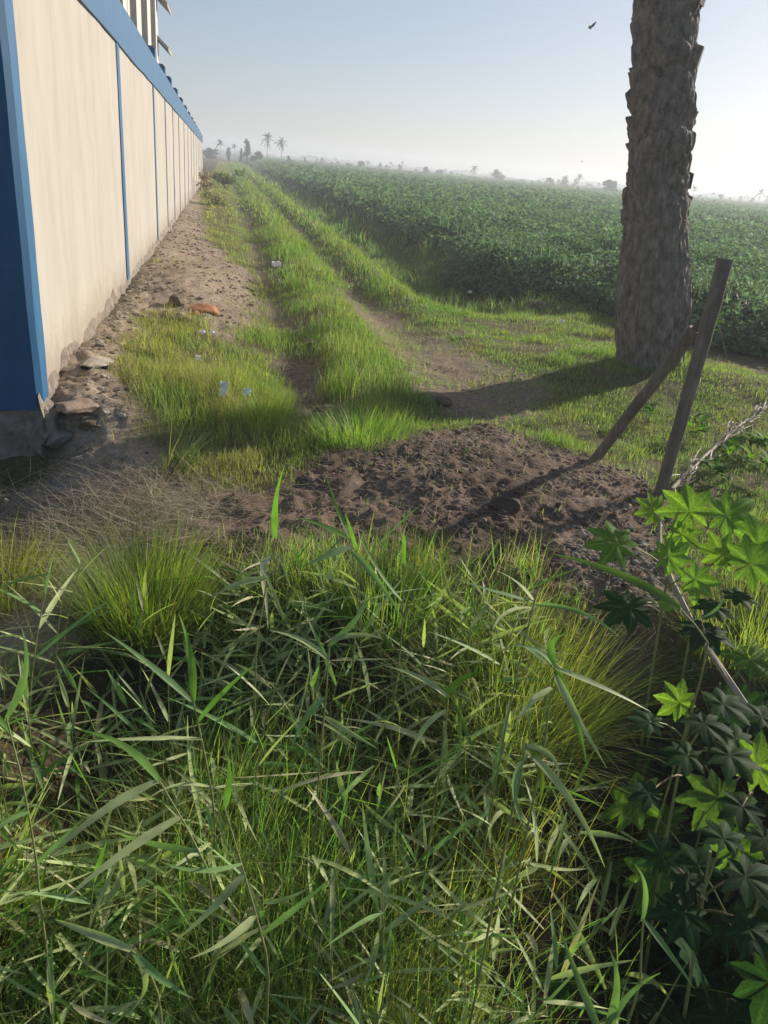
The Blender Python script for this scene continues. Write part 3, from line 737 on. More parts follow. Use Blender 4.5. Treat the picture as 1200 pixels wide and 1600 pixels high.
def build_soil():
    S = Soup()
    for (poly, x0, x1, y0, y1, dn, r0, r1, col) in ((P_MOUND, -1, 1.7, 2.4, 5.4, 1900, .002, .021, (.145, .10, .073)), (P_BANK, -8, .2, 3.2, 22, 260, .006, .028, (.24, .185, .14)), (P_RUT, -1, 0, 4.4, 8, 500, .004, .014, (.15, .115, .085)), (P_PATH, -1, 2.2, 5, 12, 160, .004, .013, (.22, .17, .125))):
        x, y = scatter(x0, x1, y0, y1, dn); k = (rng.random(len(x)) < poly.mask(x, y)) & (rng.random(len(x)) < .25 + sstep(.4, .65, fbm(x * 3, y * 3, 131, 3))); x, y = x[k], y[k]; n = len(x)
        r = r0 + (r1 - r0) * rng.random(n) ** 4; c = np.array(col)[None] * rng.uniform(.6, 1.6, n)[:, None]
        clods(S, x, y, r, c)
    n = 420; s_ = rng.uniform(-.1, 5.0, n); x, y = xy(s_, .04 + np.abs(rng.normal(0, .17, n)) + .3 * rng.random(n) * (s_ < 1.4)); pal = np.array(((.27, .24, .21), (.30, .24, .19), (.20, .155, .12), (.36, .31, .26)))
    clods(S, x, y, .007 + .034 * rng.random(n) ** 4, pal[rng.integers(0, 4, n)] * rng.uniform(.7, 1.2, n)[:, None], .5, .5)
    o = S.build('soil_clods', M_CLOD); tag(o, 'loose crumbs and clods of turned soil', 'soil', kind='stuff')
    S = Soup(); c0 = G(965, 885); n = 330
    x = c0[0] + rng.normal(0, .16, n); y = c0[1] + rng.normal(0, .15, n)
    clods(S, x, y, .005 + .013 * rng.random(n) ** 2, np.array((.27, .235, .205))[None] * rng.uniform(.7, 1.25, n)[:, None], .15)
    o = S.build('gravel', M_CLOD); tag(o, 'small heap of grey gravel', 'gravel', kind='stuff')
    S = Soup()                              # dry straw: mat near the wall foot, and litter on the mound
    def straw(x, y, L, wd, cols, lift=.015):
        n = len(x); z = height(x, y) + rng.random(n) * lift
        blades(S, x, y, z, rng.uniform(0, 6.28, n), rng.uniform(1.15, 1.6, n), rng.uniform(-.3, .35, n), L, wd, cols, 3, .3, .9)
    x, y = scatter(-2.6, 0, 2.1, 4.0, 2600); k = rng.random(len(x)) < np.maximum(P_STRAW.mask(x, y), .6 * P_SAND.mask(x, y)); x, y = x[k], y[k]; n = len(x)
    straw(x, y, rng.uniform(.10, .38, n), rng.uniform(.0015, .004, n), np.array((.38, .315, .215))[None] * rng.uniform(.55, 1.35, n)[:, None], .07)
    x, y = scatter(-1, 1.7, 2.6, 5.4, 1300); k = rng.random(len(x)) < P_MOUND.mask(x, y); x, y = x[k], y[k]; n = len(x)
    straw(x, y, rng.uniform(.02, .14, n), rng.uniform(.001, .0035, n), np.array((.46, .36, .26))[None] * rng.uniform(.5, 1.3, n)[:, None], .02)
    x, y = scatter(-4, 3, 4, 12, 160); k = rng.random(len(x)) < np.maximum(np.maximum(P_PATH.mask(x, y), P_BANK.mask(x, y)), P_RUT.mask(x, y)); x, y = x[k], y[k]; n = len(x)
    straw(x, y, rng.uniform(.03, .16, n), rng.uniform(.0015, .004, n), np.array((.34, .27, .18))[None] * rng.uniform(.5, 1.2, n)[:, None], .02)
    o = S.build('dry_straw', M_STRAW); tag(o, 'dry straw and dead stalks lying on the ground', 'straw', kind='stuff')
build_soil()

def rock(px, py, r, col, label, flat=.65, cat='rock', name='rock', seed=0, group=None, long=1.0, rot=0.0):
    p = GH(px, py); q = np.random.default_rng(seed + int(px)); v = IV3.copy()
    for k in range(9):
        d = q.normal(0, 1, 3); d /= np.linalg.norm(d); c = q.uniform(.55, .9); dt = v @ d; v = v - np.where(dt > c, dt - c, 0)[:, None] * d
    v += (fbm(v[:, 0] * 3 + v[:, 2], v[:, 1] * 3 - v[:, 2], seed, 3)[:, None] - .5) * v * .25
    v = v * np.array([long, 1 / max(1, long * .7), flat]); ca, sa = math.cos(rot), math.sin(rot)
    v = np.stack([v[:, 0] * ca - v[:, 1] * sa, v[:, 0] * sa + v[:, 1] * ca, v[:, 2]], 1) * r
    S = Soup(); S.add(v, IF3, col); o = S.build(name, M_ROCK); o.location = p + np.array([0, 0, r * flat * .35]); return tag(o, label, cat, group)
TAN = (.34, .27, .20); GREY = (.36, .34, .31); PALE = (.52, .47, .40); BROWN = (.15, .11, .08); BRICK = (.50, .22, .12)
rock(322, 487, .13, BRICK, 'orange broken brick on the soil bank beside the wall', .5, 'brick', 'broken_brick', 1, long=1.4, rot=.4)
rock(306, 492, .05, BRICK, 'small orange brick fragment just left of the larger orange brick', .7, 'brick', 'broken_brick', 31)
rock(338, 493, .035, BRICK, 'little orange brick crumb right of the larger orange brick', .7, 'brick', 'broken_brick', 32)
rock(275, 478, .12, BROWN, 'dark brown lump of earth left of the orange brick', .7, 'clod', 'earth_clod', 2)
rock(283, 498, .10, (.40, .32, .22), 'tan stone below the dark earth lump on the soil bank', .5, seed=3)
rock(838, 483, .17, (.24, .19, .15), 'rough grey brown rock in the shaded grass at the field edge', .6, seed=4, long=1.3)
rock(1128, 533, .24, (.30, .25, .20), 'large tan rock lying behind the leaning posts at the crop edge', .6, seed=5, long=1.5, rot=-.6)
rock(507, 642, .06, TAN, 'small tan stone on the right edge of the left rut', .6, seed=6, long=1.5, rot=.6)
rock(484, 538, .06, TAN, 'pale stone in the left rut beside tall green grass', .7, seed=7)
rock(474, 484, .05, TAN, 'small stone farther up the left rut', .7, seed=8)
rock(790, 800, .085, (.12, .085, .065), 'big dark clod in the middle of the bare soil', .75, 'clod', 'earth_clod', 9)
rock(692, 632, .07, BROWN, 'brown clod at the foot of the grassy ridge by the path', .7, 'clod', 'earth_clod', 10)
rock(909, 836, .025, PALE, 'pinkish pale stone on the bare soil above the gravel', .8, seed=11)
rock(976, 793, .022, PALE, 'small rounded pale stone near the foot of the leaning post', .8, seed=12)
rock(960, 792, .022, (.26, .2, .16), 'brownish stone just left of the small rounded pale stone', .8, seed=13)
rock(994, 787, .025, (.6, .58, .55), 'flat white stone chip closest to the post foot', .35, seed=14, long=1.6)
rock(720, 735, .03, (.40, .28, .18), 'flat orange brown chip on top of the bare soil', .35, seed=15, long=1.6)
rock(118, 628, .14, (.42, .32, .25), 'pinkish slab of fallen plaster at the foot of the wall', .3, 'rubble', 'plaster_slab', 16, long=1.5, rot=1.2)
rock(150, 568, .11, PALE, 'pale flat slab of plaster along the wall foot beyond the pinkish one', .25, 'rubble', 'plaster_slab', 17, long=1.6, rot=1.3)
rock(92, 690, .10, (.27, .26, .25), 'grey lump of concrete rubble by the blue wall corner', .6, 'rubble', 'concrete_lump', 18)
rock(138, 668, .07, (.20, .15, .11), 'brown lump among the rubble right of the grey concrete', .7, 'rubble', 'concrete_lump', 19)
rock(165, 645, .03, PALE, 'small pale pebble in the rubble by the wall', .7, seed=20)
rock(190, 655, .03, PALE, 'pale pebble nearest the grass in the wall rubble', .6, seed=21)
rock(110, 760, .08, (.27, .25, .25), 'grey flat stone lying in the dry straw below the wall corner', .3, seed=22, long=1.5)

def scrap(px, py, w_, h_, label, mat, up=.5, seed=0, lift=.04):
    p = GH(px, py); q = np.random.default_rng(seed); n = 6; S = Soup()
    a = np.linspace(-.5, .5, n); A, B = np.meshgrid(a, a); Z = (q.random((n, n)) - .5) * .35 * w_
    A = A + (q.random((n, n)) - .5) * .1; B = B + (q.random((n, n)) - .5) * .1
    v = np.stack([A * w_, B * h_ * math.cos(up) - Z * math.sin(up), B * h_ * math.sin(up) + Z * math.cos(up)], -1).reshape(-1, 3)
    i = np.arange(n - 1)[:, None] * n + np.arange(n - 1)[None]; S.add(v, np.stack([i, i + 1, i + n + 1, i + n], -1).reshape(-1, 4))
    o = S.build('paper_scrap', mat); o.location = p + np.array([0, 0, h_ * .5 * math.sin(up) + lift]); return tag(o, label, 'litter')
scrap(350, 640, .055, .10, 'tall white scrap of litter standing in the grass left of the track', M_PAPER, 1.1, 1, .10)
scrap(386, 646, .05, .05, 'small white scrap right of the tall white scrap in the grass', M_PAPER, .9, 2, .13)
scrap(311, 588, .04, .04, 'round white scrap above the tall white scrap in the left grass', M_PAPER, .8, 3, .13)
scrap(332, 537, .05, .035, 'white scrap where the soil bank meets the left grass', M_PAPER, .6, 4, .09)
scrap(316, 536, .05, .04, 'white scrap left of another at the lower edge of the soil bank', M_PAPER, .6, 5, .09)
scrap(432, 424, .14, .10, 'white crumpled paper far up in the left rut', M_PAPER, .7, 6, .08)
scrap(620, 872, .03, .022, 'white scrap on the near edge of the bare soil', M_PAPER, .3, 7, .012)
scrap(655, 869, .03, .022, 'light blue scrap on the near edge of the bare soil', M_BLUESCRAP, .4, 8, .012)
scrap(876, 515, .06, .05, 'white speck of litter in the bright grass beyond the path', M_PAPER, .8, 9, .08)
scrap(733, 467, .06, .05, 'white speck of litter in the shaded grass near the crop', M_PAPER, .8, 10, .1)

# ------------------------------------------------------------------ foreground grasses
def tuft(name_label, px, py, n, L, spread, col, lean=.5, wd=.004, seed=0, head=None):
    p = GH(px, py); S = Soup(); q = np.random.default_rng(seed)
    a = q.uniform(0, 6.28, n); r = spread * np.sqrt(q.random(n)); x = r * np.cos(a); y = r * np.sin(a)
    hd = a + q.normal(0, .6, n) if head is None else q.normal(head, .8, n)
    c = np.array(col)[None] * q.uniform(.65, 1.35, n)[:, None]; dry = q.random(n) < .12; c[dry] = (.32, .27, .12)
    blades(S, x, y, np.full(n, -.02), hd, np.abs(q.normal(0, lean, n)) * .6 + lean * .6 * r / spread, q.uniform(.1, 1.0, n), L * q.uniform(.5, 1.15, n), wd * q.uniform(.6, 1.3, n), c, 5)
    o = S.build('grass_tuft', M_GRASS); o.location = p; return tag(o, name_label, 'grass tuft')
tuft('thick upright tuft of fine dark green grass at the left of the foreground tangle', 225, 985, 2000, .42, .19, (.16, .22, .04), .42, .0036, 1)
tuft('yellow green tuft at the left edge beside the straw', 5, 945, 950, .33, .17, (.28, .29, .06), .6, .004, 2)
tuft('dark spiky tuft sprawling right in front of the left verge', 270, 745, 160, .40, .06, (.09, .13, .055), .9, .006, 3, head=.5)
tuft('bright green tuft leaning over the near end of the middle ridge', 560, 690, 1500, .24, .26, (.19, .29, .065), .6, .0042, 4)
tuft('bright yellow green tuft on the near right end of the left verge', 410, 660, 1000, .24, .2, (.25, .34, .05), .6, .0042, 5)
tuft('wispy olive tuft on the right flank of the foreground tangle beside the dark hollow', 800, 1120, 1900, .5, .3, (.21, .24, .055), .6, .0034, 6)
tuft('fresh green tuft with straight tall blades in front of the bare soil', 600, 985, 420, .40, .16, (.18, .28, .045), .35, .005, 7)

tuft('lit yellow green grass clump behind the castor leaves at the right edge', 1180, 1010, 900, .42, .3, (.26, .30, .07), .5, .0036, 8)
def build_fore():
    S = Soup()
    def zone(dn, L0, L1, wd, cfun, thr, seed, nseg=5, lean=.5, curv=(.0, 1.0), x0=-1.9, x1=1.5, y0=.55, y1=3.1):
        x, y = scatter(x0, x1, y0, y1, dn)
        k = (rng.random(len(x)) < P_FORE.mask(x, y, .08, .15)) & (rng.random(len(x)) < .12 + sstep(thr - .12, thr + .12, fbm(x * 2.2, y * 2.2, seed, 3)))
        k &= rng.random(len(x)) < 1 - .8 * sstep(2.1, 2.55, y) * sstep(.62, .42, fbm(x * 3.1 + 2, y * 3.1, 241, 3))   # broken clumps along the far edge
        # the hollow at the right stays open and dark
        k &= rng.random(len(x)) < 1 - .93 * sstep(.28, .62, x - .18 * (y - 1.2))
        x, y = x[k], y[k]; n = len(x); z = height(x, y) - .02
        cl = fbm(x * 5, y * 5, seed + 3, 2); head = rng.uniform(0, 6.28, n) * .5 + cl * 12
        c = cfun(n) * rng.uniform(.6, 1.35, n)[:, None]; c = mixc(c, c * np.array([1.25, 1.02, .9]), sstep(.45, .7, fbm(x * 1.6 + 3, y * 1.6, 251, 3)))
        # grass stays lower near the lens and at the edges
        hk = (.55 + .5 * sstep(.9, 1.7, y)) * (1 - .55 * sstep(2.0, 2.7, y)) * (1 - .85 * sstep(-.5, -.85, x) * sstep(1.3, 1.75, y))
        blades(S, x, y, z, head, np.abs(rng.normal(0, lean, n)), rng.uniform(*curv, n), rng.uniform(L0, L1, n) * hk, wd * rng.uniform(.6, 1.4, n), c, nseg)
    fine = lambda n: mixc(np.tile(np.array([[.29, .36, .085]]), (n, 1)), (.40, .36, .15), (rng.random(n) < .24) * 1.0)
    green = lambda n: mixc(np.tile(np.array([[.18, .33, .085]]), (n, 1)), (.22, .28, .08), (rng.random(n) < .3) * 1.0)
    dry = lambda n: np.tile(np.array([[.40, .33, .19]]), (n, 1))
    zone(6200, .24, .58, .0034, fine, .47, 201, lean=.65)
    zone(1900, .25, .60, .0062, green, .50, 211, lean=.6)
    zone(900, .15, .5, .0035, dry, .5, 221, lean=1.0)
    o = S.build('foreground_grass', M_GRASS); tag(o, 'dense tangle of green and yellowed grass filling the foreground', 'grass', kind='stuff')
    # broad reed blades of the lower storey, lying every way
    S = Soup(); n0 = 4600
    x = rng.uniform(-1.6, .85, n0); y = rng.uniform(.75, 2.75, n0)
    k = (P_FORE.mask(x, y, .05, .1) > .6) & (rng.random(n0) < .35 + .9 * sstep(.4, .6, fbm(x * 2, y * 2, 231, 2))) & (rng.random(n0) < 1 - .85 * sstep(.28, .6, x - .18 * (y - 1.2)))
    x, y = x[k], y[k]; n = len(x)
    gz = height(x, y); zz = gz + rng.uniform(.06, .44, n) * (.6 + .4 * sstep(.9, 1.7, y)) * (1 - .5 * sstep(2.0, 2.7, y)) * (1 - .85 * sstep(-.5, -.85, x) * sstep(1.3, 1.75, y))
    prof = lance(7)
    for i in range(n):
        a = rng.uniform(0, 6.28); L = rng.uniform(.10, .34); el = rng.normal(.0, .4)
        p0 = np.array([x[i], y[i], zz[i]]); d = np.array([math.cos(a) * math.cos(el), math.sin(a) * math.cos(el), math.sin(el)])
        P = curve(p0, p0 + d * L, rng.uniform(-.005, .022), 7, rng.uniform(-.012, .012))
        c = np.array((.37, .43, .185)) * rng.uniform(.7, 1.3)
        if rng.random() < .25: c = np.array((.15, .26, .05)) * rng.uniform(.8, 1.3)
        if rng.random() < .14: c = np.array((.48, .44, .27)) * rng.uniform(.8, 1.2)
        add_leaf(S, P, rng.uniform(.0038, .0102), prof, (rng.normal(0, .4), rng.normal(0, .4), 1), rng.uniform(.05, .4), c, rng.normal(0, .7))
    o = S.build('reed_undergrowth', M_REED, smooth=True); tag(o, 'pale broad reed blades matted low among the grass', 'reeds', kind='stuff')
build_fore()

# ------------------------------------------------------------------ reeds standing out of the grass
RP = lance(14, .45, .28)
def reed(label, stem, leaves, group=None, rad=.0032):
    """stem: list of (px,py,depth); leaves: list of (base,(px,py,depth) tip, half width, sag, tint)"""
    P = np.array([at(*q) for q in stem]); b = P[0].copy(); b[2] = hz(b[0], b[1]) - .03
    if P[0][2] > b[2] + .03: P = np.vstack([b[None], P])
    k = 14; t = np.linspace(0, 1, len(P)); tt = np.linspace(0, 1, k)
    Q = np.stack([np.interp(tt, t, P[:, i]) for i in range(3)], 1)
    root = thing('reed_plant', label, 'reed', tuple(Q[0]), group)
    S = Soup(); add_tube(S, Q - Q[0], np.linspace(rad, rad * .55, k), 7); S.build('stem', M_STEM, root, smooth=True)
    for (b0, tip, w_, sag, col) in leaves:
        p0 = at(*b0); p1 = at(*tip); L = np.linalg.norm(p1 - p0)
        Pl = curve(p0, p1, sag * L, 14, random.uniform(-.03, .03))
        S = Soup(); add_leaf(S, Pl - Q[0], w_, RP, (random.gauss(0, .25), random.gauss(-.25, .25), 1), random.uniform(.15, .4), col, random.uniform(-.5, .5))
        S.build('leaf', M_REED, root, smooth=True)
GB = (.15, .29, .055); GG = (.21, .34, .12); GP = (.40, .45, .22); GD = (.15, .25, .10)
reed('reed with a bright upright top leaf and two spread leaves left of the tangle', [(335, 1260, 1.62), (318, 1170, 1.62), (302, 1095, 1.62), (296, 1080, 1.62)],
     [((302, 1096, 1.62), (279, 958, 1.66), .011, .02, GB), ((302, 1098, 1.62), (160, 985, 1.72), .011, .05, GD), ((308, 1130, 1.62), (396, 1040, 1.70), .010, .03, GB), ((316, 1155, 1.62), (120, 1160, 1.5), .008, .06, GP), ((328, 1230, 1.62), (215, 1265, 1.5), .008, .08, GP)])
reed('reed with long pale leaves drooping left over the lower grass', [(330, 1370, 1.30), (290, 1290, 1.32), (249, 1220, 1.34)],
     [((249, 1220, 1.34), (125, 1141, 1.42), .011, .06, GB), ((248, 1220, 1.34), (64, 1352, 1.15), .011, .05, GP), ((281, 1277, 1.32), (86, 1418, 1.10), .011, .05, GP), ((310, 1330, 1.31), (180, 1300, 1.35), .008, .05, GG)])
reed('leaning reed at the left edge with a single erect leaf', [(64, 1420, 1.25), (55, 1330, 1.28), (35, 1220, 1.33), (10, 1122, 1.38)],
     [((10, 1122, 1.38), (34, 982, 1.46), .0105, .02, GD), ((20, 1150, 1.37), (-60, 1060, 1.4), .009, .05, GB), ((45, 1270, 1.3), (-40, 1330, 1.2), .009, .06, GG), ((58, 1350, 1.27), (140, 1270, 1.35), .008, .05, GG)])
reed('tall reed whose narrow tip leaf stands against the dark soil', [(400, 1010, 2.05), (415, 920, 2.08), (430, 840, 2.1)],
     [((430, 842, 2.1), (447, 722, 2.12), .013, .0, GB), ((424, 870, 2.1), (420, 905, 2.0), .012, .02, (.30, .34, .26)), ((418, 905, 2.08), (330, 935, 2.0), .011, .06, GP)])
reed('reed with three leaves spread against the bare soil at centre left', [(560, 930, 2.25), (553, 880, 2.27), (545, 840, 2.28)],
     [((545, 842, 2.28), (462, 808, 2.34), .012, .03, GB), ((548, 855, 2.27), (475, 885, 2.15), .012, .03, GD), ((550, 862, 2.27), (628, 965, 2.05), .011, .05, GG), ((545, 840, 2.28), (510, 745, 2.36), .006, .02, GB)])
reed('slender reed with one thin blade rising over the middle of the soil', [(628, 990, 2.2), (630, 930, 2.2), (631, 880, 2.2)],
     [((631, 885, 2.2), (632, 795, 2.2), .008, .0, GB), ((629, 940, 2.2), (560, 830, 2.3), .007, .02, GG)])
reed('reed on the right with pale leaves sweeping left before the soil', [(795, 1110, 1.75), (815, 1020, 1.82), (835, 940, 1.88), (857, 858, 1.94)],
     [((833, 942, 1.88), (705, 902, 1.92), .013, .05, GD), ((833, 938, 1.88), (770, 890, 2.0), .010, .04, GP), ((838, 945, 1.88), (968, 995, 1.75), .008, .05, GG), ((820, 1010, 1.82), (858, 1040, 1.72), .012, .06, GD), ((830, 950, 1.86), (770, 985, 1.7), .008, .05, GP)])
reed('reed with leaves fanning from one node above the dark hollow', [(850, 1170, 1.45), (858, 1100, 1.48), (868, 1040, 1.5)],
     [((868, 1042, 1.5), (893, 988, 1.54), .010, .0, GB), ((868, 1044, 1.5), (1016, 1112, 1.42), .0095, .06, GP), ((868, 1046, 1.5), (918, 1200, 1.36), .010, .04, GB), ((866, 1050, 1.5), (948, 1200, 1.3), .009, .06, GP), ((862, 1075, 1.48), (800, 1140, 1.36), .009, .06, GP), ((868, 1044, 1.5), (800, 1010, 1.55), .010, .04, GD)])
reed('reed by the hollow with yellow lit leaves hanging down', [(795, 1290, 1.28), (810, 1230, 1.3), (822, 1160, 1.32)],
     [((822, 1165, 1.32), (842, 1258, 1.24), .009, .04, (.16, .22, .02)), ((818, 1170, 1.32), (945, 1355, 1.14), .010, .06, GP), ((822, 1165, 1.32), (873, 1215, 1.24), .007, .03, GP), ((823, 1180, 1.32), (823, 1300, 1.18), .007, .02, GG)])
reed('low reed with a pale leaf pointing left near the bottom edge', [(250, 1560, 1.02), (225, 1500, 1.04), (205, 1485, 1.05)],
     [((205, 1485, 1.05), (84, 1436, 1.12), .010, .06, GP), ((208, 1487, 1.05), (302, 1560, 0.98), .009, .04, GG), ((215, 1500, 1.05), (195, 1590, .96), .008, .03, GP)])
reed('reed leaning right with pale leaves along its thin stem in the lower middle', [(420, 1505, 1.12), (400, 1430, 1.14), (380, 1360, 1.18), (350, 1260, 1.22)],
     [((383, 1362, 1.18), (272, 1472, 1.06), .010, .04, GP), ((398, 1430, 1.14), (296, 1498, 1.02), .010, .04, GP), ((378, 1350, 1.18), (250, 1345, 1.16), .008, .05, GG), ((350, 1265, 1.22), (356, 1180, 1.28), .008, .0, GB), ((410, 1460, 1.13), (520, 1370, 1.2), .008, .05, GG)])
reed('reed carrying a broad yellow edged leaf slanting across the gravel', [(1110, 1010, 1.7), (1085, 975, 1.72), (1062, 950, 1.74)],
     [((1062, 950, 1.74), (864, 866, 1.98), .015, .02, (.13, .22, .04)), ((1080, 970, 1.72), (1130, 930, 1.75), .008, .04, GG)])
reed('reed with one glowing leaf pointing right over the centre', [(690, 1180, 1.6), (697, 1130, 1.62), (700, 1085, 1.62)],
     [((692, 1093, 1.62), (765, 1048, 1.68), .011, .02, (.14, .26, .02)), ((700, 1090, 1.62), (600, 1040, 1.68), .009, .05, GP), ((698, 1110, 1.62), (640, 1190, 1.5), .009, .05, GP)])
reed('reed in the centre with broad pale leaves held flat', [(500, 1180, 1.72), (510, 1080, 1.75), (515, 1000, 1.8)],
     [((515, 1002, 1.8), (600, 1000, 1.76), .010, .02, GP), ((512, 1030, 1.78), (420, 985, 1.82), .009, .03, GP), ((513, 1010, 1.8), (580, 930, 1.9), .010, .0, GD), ((508, 1090, 1.75), (455, 1170, 1.62), .010, .04, GG), ((507, 1120, 1.74), (590, 1170, 1.62), .009, .05, GP)])
reed('reed in shade at the bottom right with a long straight green leaf', [(1000, 1540, 1.1), (1002, 1480, 1.12), (1005, 1435, 1.14)],
     [((1005, 1436, 1.14), (1085, 1545, 1.05), .007, .02, GD), ((1003, 1440, 1.14), (990, 1350, 1.18), .006, .02, GG)])
reed('dim reed with a stiff broad leaf rising from the bottom right corner', [(940, 1640, .98), (945, 1620, .98)],
     [((945, 1622, .98), (1032, 1520, 1.05), .008, .0, GD), ((940, 1630, .98), (950, 1480, 1.02), .009, .01, GD), ((942, 1625, .98), (870, 1440, 1.05), .009, .03, GD)])

def proto_reed(seed):
    q = random.Random(seed); H = q.uniform(.42, .62); az = q.uniform(0, 6.28); ln = q.uniform(.05, .25)
    root = thing('reed_plant', 'reed with narrow green blade leaves among many in the foreground tangle', 'reed', (0, 0, 0), 'reeds in the foreground tangle')
    t = np.linspace(0, 1, 10); Q = np.stack([ln * t ** 1.5 * math.cos(az) * H, ln * t ** 1.5 * math.sin(az) * H, t * H], 1)
    S = Soup(); add_tube(S, Q, np.linspace(.003, .0015, 10), 6); S.build('stem', M_STEM, root, smooth=True)
    nl = q.randint(6, 8)
    for k in range(nl):
        f = .30 + .68 * k / (nl - 1); p = np.array([np.interp(f, t, Q[:, i]) for i in range(3)])
        a = az + (k % 2) * math.pi + q.gauss(0, .5); L = q.uniform(.16, .30) * (1 if k < nl - 1 else .7); el = (.15 + .9 * f * q.random()) if k < nl - 1 else 1.25
        d = np.array([math.cos(a) * math.cos(el), math.sin(a) * math.cos(el), math.sin(el)])
        P = curve(p, p + d * L - np.array([0, 0, .06 * L]), .035 * L, 10)
        c = np.array(q.choice([GB, GG, GP, GG, GP])) * q.uniform(.8, 1.2)
        S = Soup(); add_leaf(S, P, q.uniform(.005, .009), lance(10, .45, .28), (q.gauss(0, .3), q.gauss(0, .3), 1), .25, c, q.gauss(0, .4)); S.build('leaf', M_REED, root, smooth=True)
    return root
protos = [proto_reed(k) for k in range(7)]
q = random.Random(99); placed = 0
spots = []
while len(spots) < 74:
    x, y = q.uniform(-1.5, .62), q.uniform(.95, 2.55)
    if y < .9 + .1 * abs(x) or P_FORE.mask(np.array([x]), np.array([y]), .05, 0)[0] < .9: continue
    if x > .35 + .18 * (y - 1.2) and q.random() < .8: continue
    spots.append((x, y))
for i, (x, y) in enumerate(spots):
    o = protos[i] if i < len(protos) else copy_tree(protos[i % len(protos)])
    k = q.uniform(.7, 1.15) * (.62 + .38 * min(1, max(0, (y - .9) / .9)))
    o.location = (x, y, hz(x, y) - .02); o.rotation_euler = (0, 0, q.uniform(0, 6.28)); o.scale = (k, k, k)

# ------------------------------------------------------------------ castor plants
def castor_leaf_mesh(seed, col):
    q = random.Random(seed); S = Soup(); lobes = 8; out = []; rib = []
    for i in range(lobes):
        a = R_(-155 + 310 * i / (lobes - 1)); L = (.62 + .38 * math.cos(a * .55)) * q.uniform(.88, 1.08); hw = R_(310 / (lobes - 1) / 2)
        for (da, r) in ((-1.0, .56), (-.93, .62), (-.80, .69), (-.72, .70), (-.58, .76), (-.48, .78), (-.34, .88), (-.24, .90), (-.1, .97), (0, 1.0), (.12, .95), (.24, .91), (.36, .86), (.48, .79), (.60, .74), (.72, .71), (.82, .68), (.93, .62)):
            out.append((a + da * hw * (.97 if abs(da) > .6 else .93), L * r * (1 + (q.random() - .5) * .05), abs(da)))
    out.append((R_(-155 + 310 + 310 / 7 / 2), .40, 1.0))
    n = len(out); v = [(0, 0, 0)]; 
    for ring in (.33, .66, 1.0):
        for (a, r, d) in out:
            rr = r * ring; z = .05 * d * rr * (1 if seed % 2 else -.6) + .10 * rr - .26 * rr ** 2.2 + .02 * math.sin(a * 5 + seed)
            v.append((rr * math.cos(a), rr * math.sin(a), z))
    v = np.array(v); c = np.tile(np.array(col)[None], (len(v), 1)) * (1 + .0 * v[:, :1]); dd = np.array([1.0] + [d for _ in range(3) for (_, _, d) in out]); c = c * (.86 + .5 * np.clip(1 - dd * 5, 0, 1))[:, None] * np.array([q.uniform(.85, 1.2) for _ in range(1)])
    tri = [(0, 1 + i, 2 + i) for i in range(n - 1)]; quad = []
    for k in range(2):
        b = 1 + k * n
        quad += [(b + i, b + n + i, b + n + i + 1, b + i + 1) for i in range(n - 1)]
    S.add(v, tri, c); S.f4.append(np.array(quad) + 0)
    return S.mesh('leaf', True)
CL = [castor_leaf_mesh(k, c) for k, c in enumerate(((.16, .28, .06), (.21, .34, .065), (.04, .095, .032), (.028, .068, .027), (.15, .265, .055)))]  # sunlit and shaded tints of one leaf, the light put into the colour
for m in CL: m.materials.append(M_CASTOR)
def castor(label, base, top, leaves, group=None, rad=.007):
    """base/top: world points of the stem; leaves: (centre, size, facing vector, pointing azimuth, mesh)"""
    b = np.asarray(base, float); tp = np.asarray(top, float); root = thing('castor_plant', label, 'plant', tuple(b), group)
    P = curve(b - np.array([0, 0, .03]), tp, 0, 10, .02) - b
    S = Soup(); add_tube(S, P, np.linspace(rad, rad * .5, 10), 8); S.build('stem', M_STEM, root, smooth=True)
    for (c, size, face, az, k) in leaves:
        c = np.asarray(c, float); f = mathutils.Vector(face).normalized()
        xd = mathutils.Vector((math.cos(az), math.sin(az), 0)); xd = (xd - f * xd.dot(f)).normalized(); yd = f.cross(xd)
        o = bpy.data.objects.new('leaf', CL[k % len(CL)]); C.objects.link(o); o.parent = root
        o.matrix_local = mathutils.Matrix.Translation(c - b) @ mathutils.Matrix((xd, yd, f)).transposed().to_4x4() @ mathutils.Matrix.Scale(size * (.80 + .3 * random.random()), 4)
        h = np.clip((c[2] - b[2] - .12) / max(.05, tp[2] - b[2]), .08, .98); p0 = P[0] + (P[-1] - P[0]) * h
        S = Soup(); add_tube(S, curve(p0, c - b, .02, 6), np.linspace(.0032, .002, 6), 5); S.build('leaf_stalk', M_TWIG if k % 2 else M_STEM, root, smooth=True)
    return root
tow = lambda px, py, y: at(px, py, y)
sunv = np.array([sdir.x, sdir.y, sdir.z])
